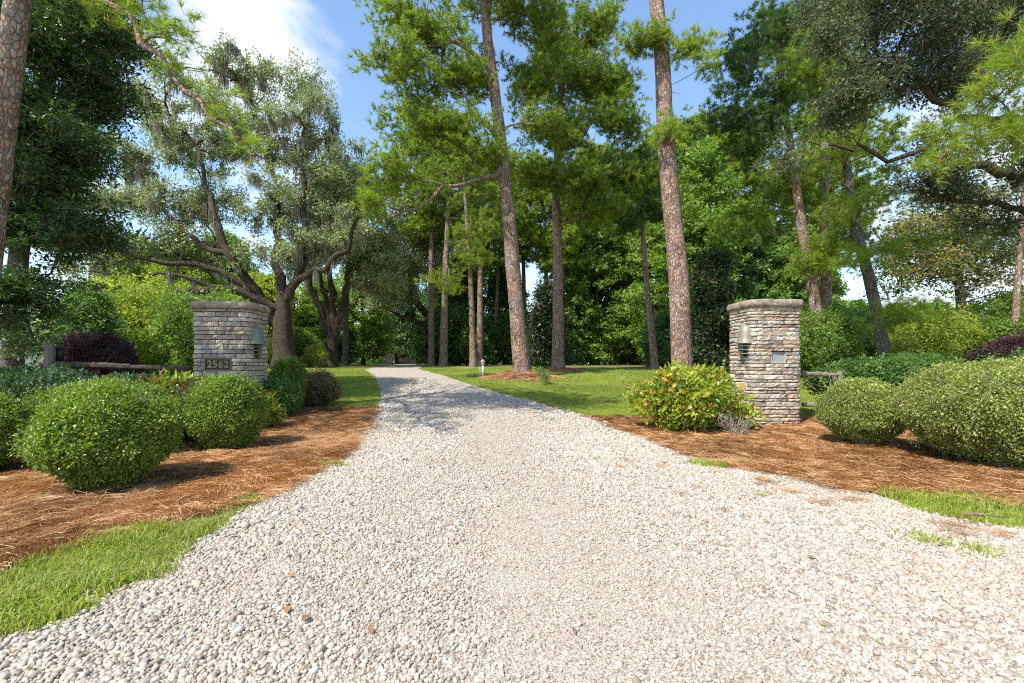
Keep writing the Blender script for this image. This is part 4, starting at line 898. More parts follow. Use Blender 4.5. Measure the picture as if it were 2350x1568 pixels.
shrub('leafy_plant', 'yellow green plant with long pointed leaves left of the number pillar', 'plant', (-6.1, 8.3), (.62, .45, 1.08), 'yg', 480, depth=.8, lump=.3, scale=(.8, 1.3))
shrub('leafy_plant', 'reddish brown leaved plant between the ball shrubs and the pillar', 'plant', (-5.55, 7.9), (.5, .35, .95), 'red', 450, depth=.8, lump=.3)
shrub('purple_shrub', 'purple leaved shrub behind the dark rail left of the number pillar', 'shrub', (-11.15, 12.1), (.98, .8, 1.72), 'purple', 2000, lump=.5, scale=(.9, 1.4))
shrub('purple_shrub', 'purple leaved hedge at the right edge behind the clipped hedges', 'shrub', (12.9, 11.2), (1.6, .9, 1.8), 'purple', 3600, lump=.15)
shrub('croton_bush', 'yellow and orange leaved bush left of the right pillar', 'bush', (3.42, 9.0), (.92, .66, 1.24), 'croton', 1000, lump=.6, depth=.7, foot=.6, stem_mat='dry_twig', stems=14)
shrub('croton_bush', 'low orange tinted shoots at the foot of the right pillar', 'bush', (4.42, 8.95), (.34, .3, .62), 'croton', 110, lump=.4, depth=.8, stem_mat='dry_twig', stems=12)
shrub('boxwood_hedge', 'smaller rounded clipped shrub on a bare foot right of the right pillar', 'shrub', (5.74, 7.45), (.62, .54, 1.04), 'boxPale', 3700, foot=.4, lump=.09, zmin=.20, group='clipped shrubs on the right', stem_mat='dry_twig', stems=16)
shrub('boxwood_hedge', 'largest rounded clipped hedge cut off by the right edge of the photo', 'shrub', (6.75, 6.1), (1.22, 1.08, 1.34), 'boxPale', 9500, foot=.62, lump=.09, sup=2.35, zmin=.12, group='clipped shrubs on the right', stem_mat='dry_twig', stems=16)
shrub('evergreen_hedge', 'loose green hedge with yellow tips behind the right rail', 'hedge', (9.0, 10.6), (1.7, .6, 1.30), 'midDeep', 1500, lump=.3)
shrub('evergreen_hedge', 'loose green hedge behind the largest clipped hedge at far right', 'hedge', (11.6, 9.6), (1.9, .7, 1.32), 'midDeep', 1700, lump=.3)
shrub('golden_bush', 'golden yellow sunlit bush beside the oak trunks left of the drive', 'bush', (-11.9, 27.5), (.6, .6, 1.25), 'golden', 260, lump=.5)
shrub('green_bush', 'dense green bush between the live oak and the golden bush', 'bush', (-13.8, 28.5), (1.4, 1.2, 2.3), 'mid', 1300, lump=.25)
for (x, y, sx, h, key, lab) in ((-14.6, 17.5, 2.3, 3.6, 'midLime', 'sunlit lime green bush left of the number pillar'), (-11.0, 16.2, 1.7, 3.3, 'mid', 'fresh green bush directly left of the number pillar'),
                                (-16.6, 18.6, 1.6, 2.9, 'mid', 'green bush between the white walled house and the lime bush'), (-20.5, 24, 3.0, 4.6, 'midLime', 'tall pale green bush below the oak limbs'),
                                (-13.5, 14.5, 1.0, 3.3, 'midDeep', 'small dark sapling like bush by the purple shrub'),
                                (12.0, 17.5, 1.4, 2.6, 'mid', 'bright green undergrowth behind the right rail fence'), (14.6, 20.5, 1.5, 2.9, 'midDeep', 'dark green bush right of the trunk pair'), (17.6, 19.0, 2.0, 2.6, 'midLime', 'bright undergrowth behind the far right hedge'), (20.5, 18.0, 2.4, 3.4, 'mid', 'green undergrowth at the far right behind the purple hedge')):
    shrub('tall_bush', lab, 'bush', (x, y), (sx, sx*.8, h), key, int(430*sx), lump=.55, depth=.6, scale=(.8, 1.5))
# bare twigs and vines
def twigs(label, c, n, h, spread, zoff=0, name='dry_twigs', lean=(0, 0)):
    mb = MB()
    for k in range(n):
        a = RNG.uniform(0, 6.28); e = np.array([math.cos(a)*spread*RNG.uniform(.2, 1)+lean[0], math.sin(a)*spread*RNG.uniform(.2, .7)+lean[1], h*RNG.uniform(.4, 1.1)]); s0 = np.array([RNG.normal()*.05, RNG.normal()*.05, -.03]); t = np.linspace(0, 1, 6)[:, None]
        pts = s0*(1-t)+e*t; pts[1:] += RNG.normal(size=(5, 3))*.025*h**.5; mb.tube(pts, np.linspace(.006, .002, 6), 4)
        for s_ in range(2):
            q = pts[RNG.integers(2, 5)]; mb.tube([q, q+RNG.normal(size=3)*.07+np.array([0, 0, .03]), q+RNG.normal(size=3)*.14+np.array([0, 0, .07])], [.004, .003, .0015], 4)
    o = mb.build(name, M['dry_twig'], None, True, (c[0], c[1], float(tz(*c))+zoff)); tag(o, label, 'twigs'); return o
twigs('tangle of bare pale twigs under the yellow bush before the right pillar', (4.15, 8.4), 34, .42, .42)
twigs('upright bare vine stems against the fence right of the right pillar', (6.35, 8.95), 12, 1.15, .14)
twigs('low bare branching stems at the left foot of the smaller clipped shrub', (6.0, 7.75), 22, .5, .45, lean=(-.15, 0))
vn = MB()
pp = [P(*q) for q in ((1990, 985, 8.6), (1940, 955, 9.0), (1905, 925, 9.2), (1880, 900, 9.3), (1850, 880, 9.35))]; vn.tube(pp, [.013, .011, .009, .006, .003], 5); vn.tube([pp[2], P(1910, 895, 9.2), P(1918, 875, 9.25)], [.006, .004, .002], 4); vn.tube([pp[3], P(1865, 888, 9.3), P(1842, 860, 9.38)], [.006, .004, .002], 4)
o = vn.build('vine_stem', M['twig'], None, True); tag(o, 'dark leafless vine reaching up the right pillar from its right foot', 'vine')
shrub('sapling', 'tiny green sapling on the lawn just right of the nearer pine mound', 'sapling', gpt(1248, 885), (.26, .24, .72), 'mid', 26, depth=.8, lump=.4, scale=(.4, .7), stems=3)

# ================================================================== TREES
def pine_trunk(path, r0, r1, flare=1.5):
    n = len(path); out = []
    b = P(*path[0]); gz = float(tz(b[0], b[1])); b0 = np.array([b[0], b[1], gz-.15])
    pts = [P(*q) for q in path]; L_ = [b0]+[p for p in pts if p[2] > gz+.3]
    L_.insert(1, b0*.0+np.array([b0[0], b0[1], gz+.12])); out = []
    zt = L_[-1][2]
    for i_, p in enumerate(L_):
        f = (p[2]-gz)/(zt-gz); r = r0*(1-f)+r1*f
        if i_ == 0: r *= flare
        elif i_ == 1: r *= 1+(flare-1)*.6
        out.append((p, r))
        if i_ == 1: out.append((p+np.array([0, 0, .45]), r0*1.05))
    return out
# A: nearer middle pine
DA = MOUND[0][1]
blobsA = [(905, 140, 16.5, 75, 75, 1.2), (1000, 60, 17.5, 100, 70, 1.6), (905, 30, 17, 50, 50, 1.), (1090, 150, 18, 90, 60, 1.5), (1130, 380, 18, 60, 40, 1.2), (1060, 200, 18, 60, 60, 1.2), (1180, 10, 18, 110, 60, 1.8), (1270, 70, 18.5, 60, 75, 1.3), (1100, -100, 18, 220, 110, 3.0), (1130, -260, 18, 150, 90, 2.5),
          (990, 220, 17, 100, 45, 1.2), (960, 300, 16.6, 110, 55, 1.4), (1060, 300, 17, 70, 70, 1.2), (930, 410, 15.8, 110, 45, 1.1), (850, 450, 15.5, 50, 50, .8), (1230, 190, 19, 80, 60, 1.2), (1255, 300, 18.5, 70, 50, 1.)]
tree('pine_tree', 'nearer tall pine of the middle lawn with orange lower bark standing on a straw mound', 'pine tree',
     pine_trunk([(1197, 862, DA), (1190, 760, DA), (1180, 640, DA), (1166, 480, DA), (1150, 330, DA), (1136, 220, DA), (1116, 70, DA), (1105, -120, DA), (1110, -300, DA)], .33, .13, 1.35),
     blob_points(blobsA, 600, shell=.6, thr=.46, freq=.9), 'pineA', per=4, spread=.27, flatten=.5, scale=(.7, 1.15), seg=.4, bf=.3, rtip=.012, ex=2.2, tmin=.42, sides=20,
     limbs=[[(P(1150, 330, DA), .1), (P(1080, 240, 17.4), .09), (P(1010, 300, 17), .06), (P(930, 240, 16.6), .04)], [(P(1128, 160, DA), .1), (P(1050, 90, 17.6), .07), (P(970, 110, 17), .04)],
            [(P(1160, 400, DA), .09), (P(1080, 410, 17.2), .08), (P(960, 470, 16.3), .05), (P(860, 510, 15.6), .03)], [(P(1172, 560, DA), .03), (P(1195, 550, 17.8), .012)], [(P(1182, 650, DA), .03), (P(1160, 640, 17.8), .012)], [(P(1150, 300, DA), .05), (P(1200, 270, 17.8), .03), (P(1240, 280, 17.8), .01)]])
# B: tall pine right
DB = 14.0
tree('pine_tree', 'tallest straight pine with pale orange trunk directly behind the yellow and orange bush', 'pine tree',
     pine_trunk([(1568, 880, DB), (1557, 640, DB), (1541, 470, DB), (1528, 330, DB), (1519, 120, DB), (1506, 0, DB), (1498, -150, DB), (1495, -420, DB)], .335, .14, 1.35),
     np.concatenate([blob_points([(1400, -330, 14, 170, 110, 3), (1600, -350, 14.5, 170, 100, 3), (1500, -470, 14, 200, 80, 3)], 170), blob_points([(1500, 92, 13.6, 50, 16, .4), (1455, 110, 13.6, 22, 22, .3), (1585, 115, 13.5, 38, 20, .3), (1622, 150, 13.4, 14, 20, .2), (1520, 300, 13.5, 26, 16, .3)], 34)]),
     'pineBright', per=5, spread=.2, flatten=.6, scale=(.6, .95), seg=.4, bf=.25, tmin=.5, sides=20,
     limbs=[[(P(a_, b_, 14), .03), (P(a_+d_*.5, b_-3, 13.9), .02), (P(a_+d_, b_+e_, 13.8), .012)] for a_, b_, d_, e_ in ((1530, 400, 34, -10), (1546, 545, -30, -8), (1524, 215, 36, 4), (1552, 620, 28, 2))])
# C: darker pine behind
DC = MOUND[1][1]
blobsC = [(1355, 90, DC, 80, 50, 1.5), (1240, 240, DC, 60, 60, 1.5), (1330, 200, DC, 80, 60, 2), (1420, 190, DC, 60, 60, 1.5), (1400, 300, DC, 90, 50, 2), (1300, 320, DC, 80, 60, 2), (1450, 390, DC, 60, 50, 2), (1300, 430, DC-2, 110, 40, 1.6), (1230, 410, DC-2, 60, 35, 1.5), (1380, 480, DC-1, 70, 35, 1.5), (1270, 130, DC, 50, 60, 2)]
tree('pine_tree', 'dark trunked pine close behind and right of the nearer middle pine', 'pine tree',
     pine_trunk([(1281, 860, DC), (1281, 700, DC), (1279, 560, DC), (1276, 430, DC), (1285, 250, DC), (1300, 70, DC)], .30, .10, 1.4),
     blob_points(blobsC, 430, shell=.6, thr=.47, freq=.8), 'pineA', per=4, spread=.34, flatten=.5, scale=(.8, 1.3), seg=.5, bf=.3, ex=2.2, tmin=.42, sides=14)
def simple_pine(label, path, r0, blobs, n, key='pineA', per=4, sc_=(.8, 1.3), spread=.4, tmin=.45, bark='pine_bark', **kw):
    return tree('pine_tree', label, 'pine tree', pine_trunk(path, r0, r0*.35, 1.3), blob_points(blobs, n, thr=.44, freq=.8), key, per=per, spread=spread, flatten=.55, scale=sc_, seg=.55, bf=.3, ex=2.2, tmin=tmin, sides=10, bark=bark, **kw)
simple_pine('slim pine at the right edge of the far drive, left of the paired pines', [(1018, 840, 33), (1022, 640, 33), (1030, 450, 33), (1030, 330, 33)], .30,
            [(1030, 360, 33, 70, 60, 2), (1000, 440, 33, 60, 30, 2), (1025, 650, 30, 45, 30, 1.5), (1060, 480, 33, 50, 40, 2)], 120, 'pineA')
simple_pine('left one of the paired pines behind the white garden post', [(1086, 842, 30), (1080, 640, 30), (1066, 430, 30), (1060, 330, 30)], .22, [(1075, 380, 30, 60, 50, 2), (1085, 520, 30, 60, 35, 2), (1090, 590, 29, 50, 25, 1.5), (1120, 440, 30, 50, 30, 1.5)], 110, 'pineBright')
simple_pine('right one of the paired pines behind the white garden post', [(1101, 840, 34), (1102, 640, 34), (1106, 450, 34), (1110, 340, 34)], .26, [(1120, 380, 34, 60, 50, 2), (1150, 500, 34, 40, 35, 2)], 80, 'pineA')
simple_pine('thin leaning pine between the dark trunked pine and the tallest pine', [(1503, 850, 24), (1490, 720, 24), (1478, 580, 24), (1470, 450, 24), (1468, 360, 24)], .20, [(1460, 400, 24, 60, 50, 1.8), (1430, 500, 24, 50, 30, 1.5), (1500, 470, 24, 40, 30, 1.3)], 110, 'pineBlue')
simple_pine('pale slim far trunk left of the dark trunked pine', [(1256, 845, 38), (1254, 640, 38), (1248, 470, 38), (1248, 420, 38)], .25, [(1240, 430, 38, 50, 40, 2), (1210, 520, 38, 40, 30, 2)], 60, 'pineFar', bark='grey_bark')
DH = 17.5
simple_pine('left trunk of the pine pair behind the right pillar, curving up to the left', [(1888, 900, DH), (1880, 760, DH), (1858, 620, DH), (1835, 500, DH), (1828, 420, DH), (1800, 250, DH), (1780, 60, DH)], .24,
            [(1725, 110, DH, 60, 45, 1.2), (1700, 170, DH, 50, 30, 1), (1690, 265, DH, 80, 26, 1.), (1640, 285, DH, 40, 16, .8), (1740, 340, DH, 70, 25, 1), (1800, 70, DH, 70, 60, 1.5), (1790, 220, DH, 60, 60, 1.2), (1790, 530, DH, 60, 26, 1), (1740, 300, DH, 60, 30, 1)], 250, 'pineBlue', sc_=(.6, 1.0), spread=.32, tmin=.3)
simple_pine('right straighter trunk of the pine pair behind the right pillar', [(1904, 900, 18.3), (1896, 760, 18.3), (1893, 560, 18.3), (1892, 420, 18.3), (1888, 290, 18.3), (1885, 0, 18.3)], .26,
            [(1880, 60, 18.3, 80, 70, 2), (1860, 180, 18.3, 70, 60, 2), (1850, 430, 18, 80, 35, 1.5), (1930, 560, 17, 80, 30, 1.2), (1840, 600, 17.5, 70, 26, 1), (1700, 520, 19, 60, 30, 1)], 230, 'pineA', sc_=(.6, 1.0), spread=.32, tmin=.3)
simple_pine('leaning dark trunked pine right of the pine pair, lower boughs in shade', [(2036, 870, 15.5), (2018, 740, 15.5), (1990, 620, 15.5), (1962, 520, 15.5), (1945, 400, 15.5), (1925, 200, 15.5), (1915, 0, 15.5)], .21,
            [(1980, 480, 14.5, 90, 40, 1.4), (2000, 600, 14, 60, 40, 1.), (2090, 730, 13.5, 80, 40, 1.), (1950, 330, 15, 90, 40, 1.2), (1900, 130, 15.5, 90, 80, 1.5), (2100, 560, 14.5, 60, 22, 1)], 260, 'pineNearDark', sc_=(.8, 1.2), spread=.26, tmin=.2, bark='grey_bark')
simple_pine('thin far pine trunk at the right edge of the photo', [(2326, 850, 17), (2332, 700, 17), (2342, 560, 17), (2352, 400, 17), (2360, 250, 17)], .13, [(2340, 540, 17, 60, 25, 1), (2360, 300, 17, 90, 60, 1.5)], 60, 'pineBlue', sc_=(.6, 1.0), spread=.3)
# left frame pine
tl = [(np.array([-9.62, 8.0, -.1]), .25), (np.array([-9.55, 8.0, .5]), .2), (P(-8, 430, 8), .185), (P(18, 200, 8), .18), (P(42, 0, 8), .17), (P(62, -200, 8), .15), (P(90, -500, 8), .1)]
tipsL = np.concatenate([blob_points([(330, 30, 7.2, 60, 50, .5), (255, 10, 7.4, 70, 40, .6), (400, 60, 7, 45, 60, .4), (430, 150, 6.9, 30, 30, .3)], 30, shell=.6),
                        blob_points([(490, 235, 6.7, 40, 30, .25), (525, 275, 6.6, 30, 26, .25), (560, 330, 6.5, 22, 16, .2), (590, 365, 6.4, 26, 20, .2)], 9),
                        np.concatenate([np.array(c_)+RNG.normal(size=(n_, 3))*np.array(r_)*.55 for c_, r_, n_ in (((-6.3, 7.6, 10.4), (2.2, 1.5, .8), 260), ((-10.5, 5.6, 10.6), (2.2, 1.8, 1.2), 110), ((-8.6, 4.6, 11.4), (2.0, 1.6, 1.0), 40), ((-8.5, 8.0, 13.5), (2.2, 2.0, 1.4), 50), ((-4.8, 7.2, 10.3), (2.0, 1.3, .7), 300), ((-9.3, 3.7, 9.8), (1.2, 1.0, .7), 30), ((-11.0, 4.9, 9.7), (1.0, 1.0, .6), 70))])])  # unseen overhead clusters, added and thickened to shade the drive, bed and pillar
tree('pine_tree', 'rough barked pine trunk at the left edge with one long drooping bough', 'pine tree', tl, tipsL, 'pineNearDark', per=3, spread=.15, flatten=.7, scale=(.6, 1.0), seg=.25, bf=.5, tmin=.85, sides=20,
     limbs=[[(P(60, -180, 8), .07), (P(180, -120, 7.6), .06), (P(270, 20, 7.2), .05), (P(340, 120, 7), .042), (P(430, 205, 6.8), .034), (P(520, 300, 6.6), .022), (P(612, 385, 6.4), .008)]])
# near pine boughs at the right edge (their trunk stands outside the frame)
xr0 = 9.4
tree('pine_tree', 'near pine reaching bright long needled boughs in from the right edge', 'pine tree',
     [(np.array([xr0, 6.2, -.1]), .28), (np.array([xr0, 6.2, .6]), .24), (np.array([xr0+.1, 6.2, 5]), .2), (np.array([xr0+.1, 6.2, 9]), .16), (np.array([xr0, 6.2, 13]), .08)],
     np.concatenate([blob_points([(2320, 130, 5.8, 40, 40, .35), (2310, 210, 5.8, 30, 30, .35)], 11), blob_points([(2170, 300, 6.2, 45, 22, .25), (2230, 330, 6.1, 60, 34, .3), (2130, 370, 6.2, 30, 24, .2), (2310, 320, 6.0, 50, 40, .3)], 17), blob_points([(2500, -300, 6.5, 250, 120, 2)], 60)]),
     'pineNear', per=3, spread=.11, flatten=.8, scale=(.6, .9), seg=.25, bf=.3, tmin=.25, sides=12,
     limbs=[[(np.array([xr0, 6.2, 4.0]), .05), (P(2350, 265, 6.0), .03), (P(2270, 290, 6.1), .02), (P(2200, 310, 6.2), .01)]])
# dark laurel oak at left
blobsL = [(90, 40, 10, 110, 60, 1.8), (210, 40, 9.5, 70, 60, 1.2), (130, 190, 9.8, 110, 60, 1.5), (230, 190, 9.3, 55, 35, 1), (90, 330, 9.8, 110, 70, 1.6), (180, 330, 9.4, 60, 30, 1.), (80, 500, 9.8, 110, 70, 1.6), (190, 540, 9.4, 65, 50, 1.1), (60, 650, 9.8, 90, 70, 1.5),
          (45, 745, 10, 65, 60, 1.2), (20, 680, 9.6, 70, 70, 1.2), (30, 560, 9.2, 80, 70, 1.0), (60, 420, 9.2, 90, 60, 1.0), (50, 250, 9.2, 90, 70, 1.0), (100, 120, 9.2, 70, 60, 1.0), (-60, 300, 10.5, 90, 300, 2.5), (0, -150, 10.5, 220, 120, 2.5)]
tree('laurel_oak_tree', 'dense dark green narrow leaved tree filling the upper left edge', 'tree',
     [(np.array([-11.9, 10.8, -.1]), .28), (np.array([-11.9, 10.8, .6]), .21), (np.array([-11.5, 10.6, 4]), .17), (np.array([-10.7, 10.5, 8]), .16), (np.array([-10.5, 10.5, 11.5]), .07)],
     blob_points(blobsL, 920, shell=.55, thr=.48, freq=1.0), 'laurel', per=5, spread=.27, flatten=.55, scale=(.7, 1.2), seg=.45, bf=.3, tmin=.08, bark='grey_bark')
# the great live oak
DO = 26.0
ob = P(655, 850, DO); ob = np.array([ob[0], ob[1], float(tz(ob[0], ob[1]))-.2])
limbsO = [[(P(645, 760, DO), 0.350), (P(600, 680, DO), 0.294), (P(530, 600, DO-1), 0.238), (P(492, 500, DO-1), 0.182), (P(470, 400, DO), 0.119), (P(425, 290, DO), 0.056)],
          [(P(640, 720, DO), 0.294), (P(560, 665, 25), 0.238), (P(470, 655, 24), 0.182), (P(370, 682, 23), 0.140), (P(260, 690, 22), 0.091), (P(150, 655, 21.5), 0.042)],
          [(P(655, 700, DO), 0.294), (P(690, 610, DO), 0.238), (P(702, 520, DO), 0.182), (P(690, 350, DO), 0.112), (P(700, 230, DO), 0.049)],
          [(P(650, 690, DO), 0.280), (P(632, 580, DO+1), 0.224), (P(638, 450, DO+1), 0.168), (P(600, 300, DO+1), 0.105), (P(555, 190, DO+1), 0.042)],
          [(P(600, 680, DO), 0.210), (P(480, 610, 25), 0.168), (P(340, 600, 24), 0.112), (P(210, 540, 23), 0.049)],
          [(P(690, 640, DO), 0.245), (P(760, 610, DO-1), 0.175), (P(810, 540, DO-1), 0.112), (P(835, 430, DO-1), 0.049)],
          [(P(520, 590, DO-1), 0.175), (P(420, 530, 25), 0.126), (P(340, 440, 25), 0.084), (P(300, 350, 25), 0.035)],
          [(P(630, 720, DO), 0.175), (P(520, 700, 24), 0.140), (P(430, 712, 23), 0.098), (P(330, 730, 22.5), 0.042)],
          [(P(470, 655, 24), 0.112), (P(400, 620, 23.5), 0.084), (P(300, 640, 23), 0.049), (P(180, 620, 22), 0.028)]]
blobsO = [(530, 165, DO, 70, 45, 2.5), (430, 200, DO, 70, 45, 2.5), (330, 230, DO, 60, 55, 2), (620, 190, DO, 50, 40, 2), (700, 200, DO, 50, 45, 2), (750, 270, DO, 45, 60, 2), (300, 350, 25, 70, 60, 2.5), (420, 330, DO, 90, 70, 3), (560, 300, DO, 90, 80, 3), (680, 330, DO, 80, 60, 3),
          (260, 450, 24, 80, 50, 2.5), (380, 470, 25, 90, 60, 3), (520, 470, DO, 80, 60, 3), (640, 460, DO-1, 80, 60, 3), (740, 440, DO, 70, 70, 2.5), (800, 380, DO, 40, 70, 2), (230, 560, 23, 80, 35, 2), (340, 560, 24, 90, 40, 2), (450, 570, 25, 80, 40, 2), (720, 560, DO-1.5, 80, 40, 2), (800, 520, DO-1, 50, 50, 2), (600, 590, 24, 60, 30, 1.5), (180, 610, 22.5, 60, 25, 1.5), (440, 690, 23, 100, 14, 1)]
blobsO = [(b_[0], b_[1], b_[2]*1.05, b_[3]*.98, b_[4]*.9, b_[5]*1.1) for b_ in blobsO]
tree('live_oak_tree', 'huge spreading live oak draped with grey moss behind the number pillar', 'oak tree',
     [(ob, .95), (ob+np.array([0, 0, .7]), .66), (P(650, 780, DO), .56), (P(648, 720, DO), .44), (P(648, 670, DO), .26)], blob_points(blobsO, 780, thr=.52, freq=.9), 'oak', per=4, spread=.31, flatten=.7, scale=(.7, 1.2), seg=.5, bf=.25, lift=.06, wig=.16, ex=2.05, rtip=.020, tmin=.7, limbs=limbsO, moss=1400, bark='oak_bark', sides=20)
# second oak with several stems
D2 = 31.0; b2 = P(760, 845, D2); b2[2] = float(tz(b2[0], b2[1]))-.2
tree('live_oak_tree', 'many stemmed mossy oak between the great oak and the drive', 'oak tree', [(b2, .6), (b2+np.array([0, 0, .8]), .45), (P(762, 770, D2), .4)],
     blob_points([(760, 540, D2, 90, 60, 3), (850, 560, D2, 70, 70, 3), (700, 600, D2, 50, 40, 2), (830, 470, D2, 60, 60, 2.5), (880, 640, D2, 50, 35, 2), (760, 440, D2+1, 80, 60, 3)], 260, thr=.42), 'oak', per=6, spread=.5, flatten=.7, scale=(.9, 1.4), seg=.5, bf=.25, ex=2.3, limbs=[[(P(762, 790, D2), .28), (P(740, 720, D2), .24), (P(712, 660, D2), .18), (P(700, 590, D2), .1)], [(P(762, 790, D2), .26), (P(765, 700, D2), .22), (P(752, 620, D2), .16), (P(760, 500, D2), .08)],
     [(P(762, 790, D2), .26), (P(785, 710, D2), .2), (P(800, 620, D2), .14), (P(840, 520, D2), .06)], [(P(762, 780, D2), .2), (P(750, 700, D2), .17), (P(728, 600, D2), .1)]], moss=450, bark='oak_bark')
simple_pine('slim dark trunk just right of the many stemmed oak', [(792, 845, 33), (795, 700, 33), (800, 560, 33), (800, 420, 33)], .22, [(800, 430, 33, 50, 50, 2)], 50, 'pineFar', bark='grey_bark')
# oak whose boughs arch over the far drive
D3 = 38.0; b3 = P(1008, 842, D3+4); b3[2] = float(tz(b3[0], b3[1]))-.2
tree('live_oak_tree', 'shaded oak arching its boughs over the far end of the drive', 'oak tree', [(b3, .6), (b3+np.array([0, 0, .8]), .5), (P(1005, 740, D3+3), .42)],
     blob_points([(930, 520, D3, 80, 60, 4), (870, 600, D3, 70, 60, 3), (960, 620, D3, 60, 45, 3), (1000, 560, D3+3, 70, 60, 3), (900, 680, D3, 70, 24, 2)], 230, thr=.4), 'oak', per=6, spread=.6, flatten=.7, scale=(1, 1.5), seg=.6, bf=.25, limbs=[[(P(1005, 750, D3+3), .36), (P(960, 700, D3+1), .28), (P(900, 650, D3), .18), (P(840, 640, D3), .08)], [(P(1005, 750, D3+3), .3), (P(950, 740, D3), .2), (P(890, 710, D3), .1)]], moss=220, bark='oak_bark')
# right live oak reaching in
D4 = 11.0; b4 = np.array([15.2, 11.2, 0]); b4[2] = float(tz(*b4[:2]))-.2
limbs4 = [[(b4+np.array([0, 0, 3.2]), 0.187), (P(2350, 410, 11), 0.130), (P(2220, 372, 11), 0.094), (P(2100, 360, 11), 0.065), (P(1960, 345, 11), 0.036), (P(1840, 330, 11), 0.014)],
          [(b4+np.array([0, 0, 3.6]), 0.202), (P(2400, 320, 11), 0.144), (P(2260, 270, 11), 0.108), (P(2130, 235, 11), 0.072), (P(2000, 185, 11), 0.043), (P(1880, 120, 11), 0.018)],
          [(b4+np.array([0, 0, 3.4]), 0.158), (P(2350, 470, 11.5), 0.079), (P(2230, 462, 11.5), 0.058), (P(2120, 440, 11.5), 0.029)], [(b4+np.array([0, 0, 4.5]), 0.180), (P(2400, 160, 11), 0.115), (P(2260, 60, 11), 0.072), (P(2100, 0, 11), 0.036)]]
blobs4 = [(1900, 90, 11, 60, 60, 1), (1960, 50, 11, 100, 60, 1.3), (2080, 90, 11, 110, 70, 1.4), (2200, 60, 11, 110, 60, 1.5), (2300, 90, 11.5, 70, 70, 1.2), (1930, 240, 11, 55, 40, 1), (2020, 210, 11, 100, 50, 1.1), (2150, 190, 11, 100, 45, 1.2), (2270, 180, 11, 80, 50, 1.2), (1800, 360, 11, 40, 24, .6), (2100, 400, 11.5, 80, 26, .9), (2230, 430, 11.5, 90, 40, 1), (2320, 380, 11, 50, 50, 1), (2280, 520, 12, 70, 22, .8), (2100, -90, 11, 300, 80, 2.5), (2180, 320, 11, 70, 22, .8), (2330, -20, 11, 120, 60, 2)]
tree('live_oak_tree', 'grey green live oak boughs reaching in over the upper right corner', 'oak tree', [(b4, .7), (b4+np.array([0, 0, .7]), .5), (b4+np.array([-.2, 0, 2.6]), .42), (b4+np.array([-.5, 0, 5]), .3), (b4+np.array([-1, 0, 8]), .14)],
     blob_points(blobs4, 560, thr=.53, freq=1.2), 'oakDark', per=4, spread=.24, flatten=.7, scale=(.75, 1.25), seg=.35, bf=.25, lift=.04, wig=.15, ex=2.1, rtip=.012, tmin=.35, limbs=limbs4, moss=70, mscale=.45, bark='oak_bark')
# magnolias
def cone_tips(px_, D_, pytop, pybot, rpx, n):
    t = RNG.uniform(0, 1, n)**.8; z = 1-t; c = P(px_, pybot, D_); top = P(px_, pytop, D_); a = RNG.uniform(0, 6.28, n); r = rpx/FPX*D_*np.minimum(1, (t+.06)*1.25)**.8*RNG.uniform(.4, 1.15, n)*(.8+.5*np.sin(a*2+z*9))
    return np.stack([c[0]+np.cos(a)*r, c[1]+np.sin(a)*r, c[2]+(top[2]-c[2])*z], 1)
for (px_, D_, t0, rp, n, lab) in ((1632, 21.5, 590, 55, 170, 'dark glossy magnolia between the tallest pine and the right pillar'), (1252, 25.5, 655, 38, 90, 'dark glossy magnolia showing left of the dark trunked pine')):
    b = P(px_, 850, D_); b[2] = float(tz(b[0], b[1]))-.1; tp = P(px_, t0+10, D_)
    tree('magnolia_tree', lab, 'magnolia tree', [(b, .16), (b+np.array([0, 0, .5]), .13), (tp, .02)], cone_tips(px_, D_, t0, 838, rp, n), 'magnolia', per=6, spread=.24, scale=(.8, 1.2), seg=.5, tmin=.05, bark='grey_bark', group='dark magnolias on the lawn edge')
# sparse yellowing tree right
b = P(2205, 850, 20); b[2] = float(tz(b[0], b[1]))-.1
tree('sweetgum_tree', 'sparse yellowing tree with open crown against the sky at right', 'tree', [(b, .25), (b+np.array([0, 0, .5]), .19), (P(2206, 690, 20), .17), (P(2190, 560, 20), .12), (P(2180, 460, 20), .05)],
     blob_points([(2180, 560, 20, 150, 90, 2.5), (2100, 620, 20, 80, 50, 1.8), (2280, 600, 20, 70, 60, 1.8), (2190, 470, 20, 110, 40, 2), (2060, 560, 20, 50, 50, 1.5), (2290, 700, 20, 70, 40, 1.5)], 330), 'yellow', per=3, spread=.42, scale=(.8, 1.2), seg=.45, bf=.2, wig=.14, tmin=.3, bark='grey_bark')
# tall light tree right of the tallest pine
b = P(1640, 848, 30); b[2] = float(tz(b[0], b[1]))-.1
tree('sweetgum_tree', 'slender light green tree right behind the tallest pine', 'tree', [(b, .25), (b+np.array([0, 0, .5]), .2), (P(1635, 600, 30), .14), (P(1630, 340, 30), .04)],
     blob_points([(1615, 370, 30, 28, 30, 1.2), (1640, 440, 30, 32, 30, 1.5), (1610, 520, 30, 45, 35, 2), (1655, 580, 30, 40, 35, 2), (1610, 650, 30, 50, 40, 2)], 120), 'broad', per=4, spread=.5, scale=(.7, 1.1), seg=.5, tmin=.25, bark='grey_bark')

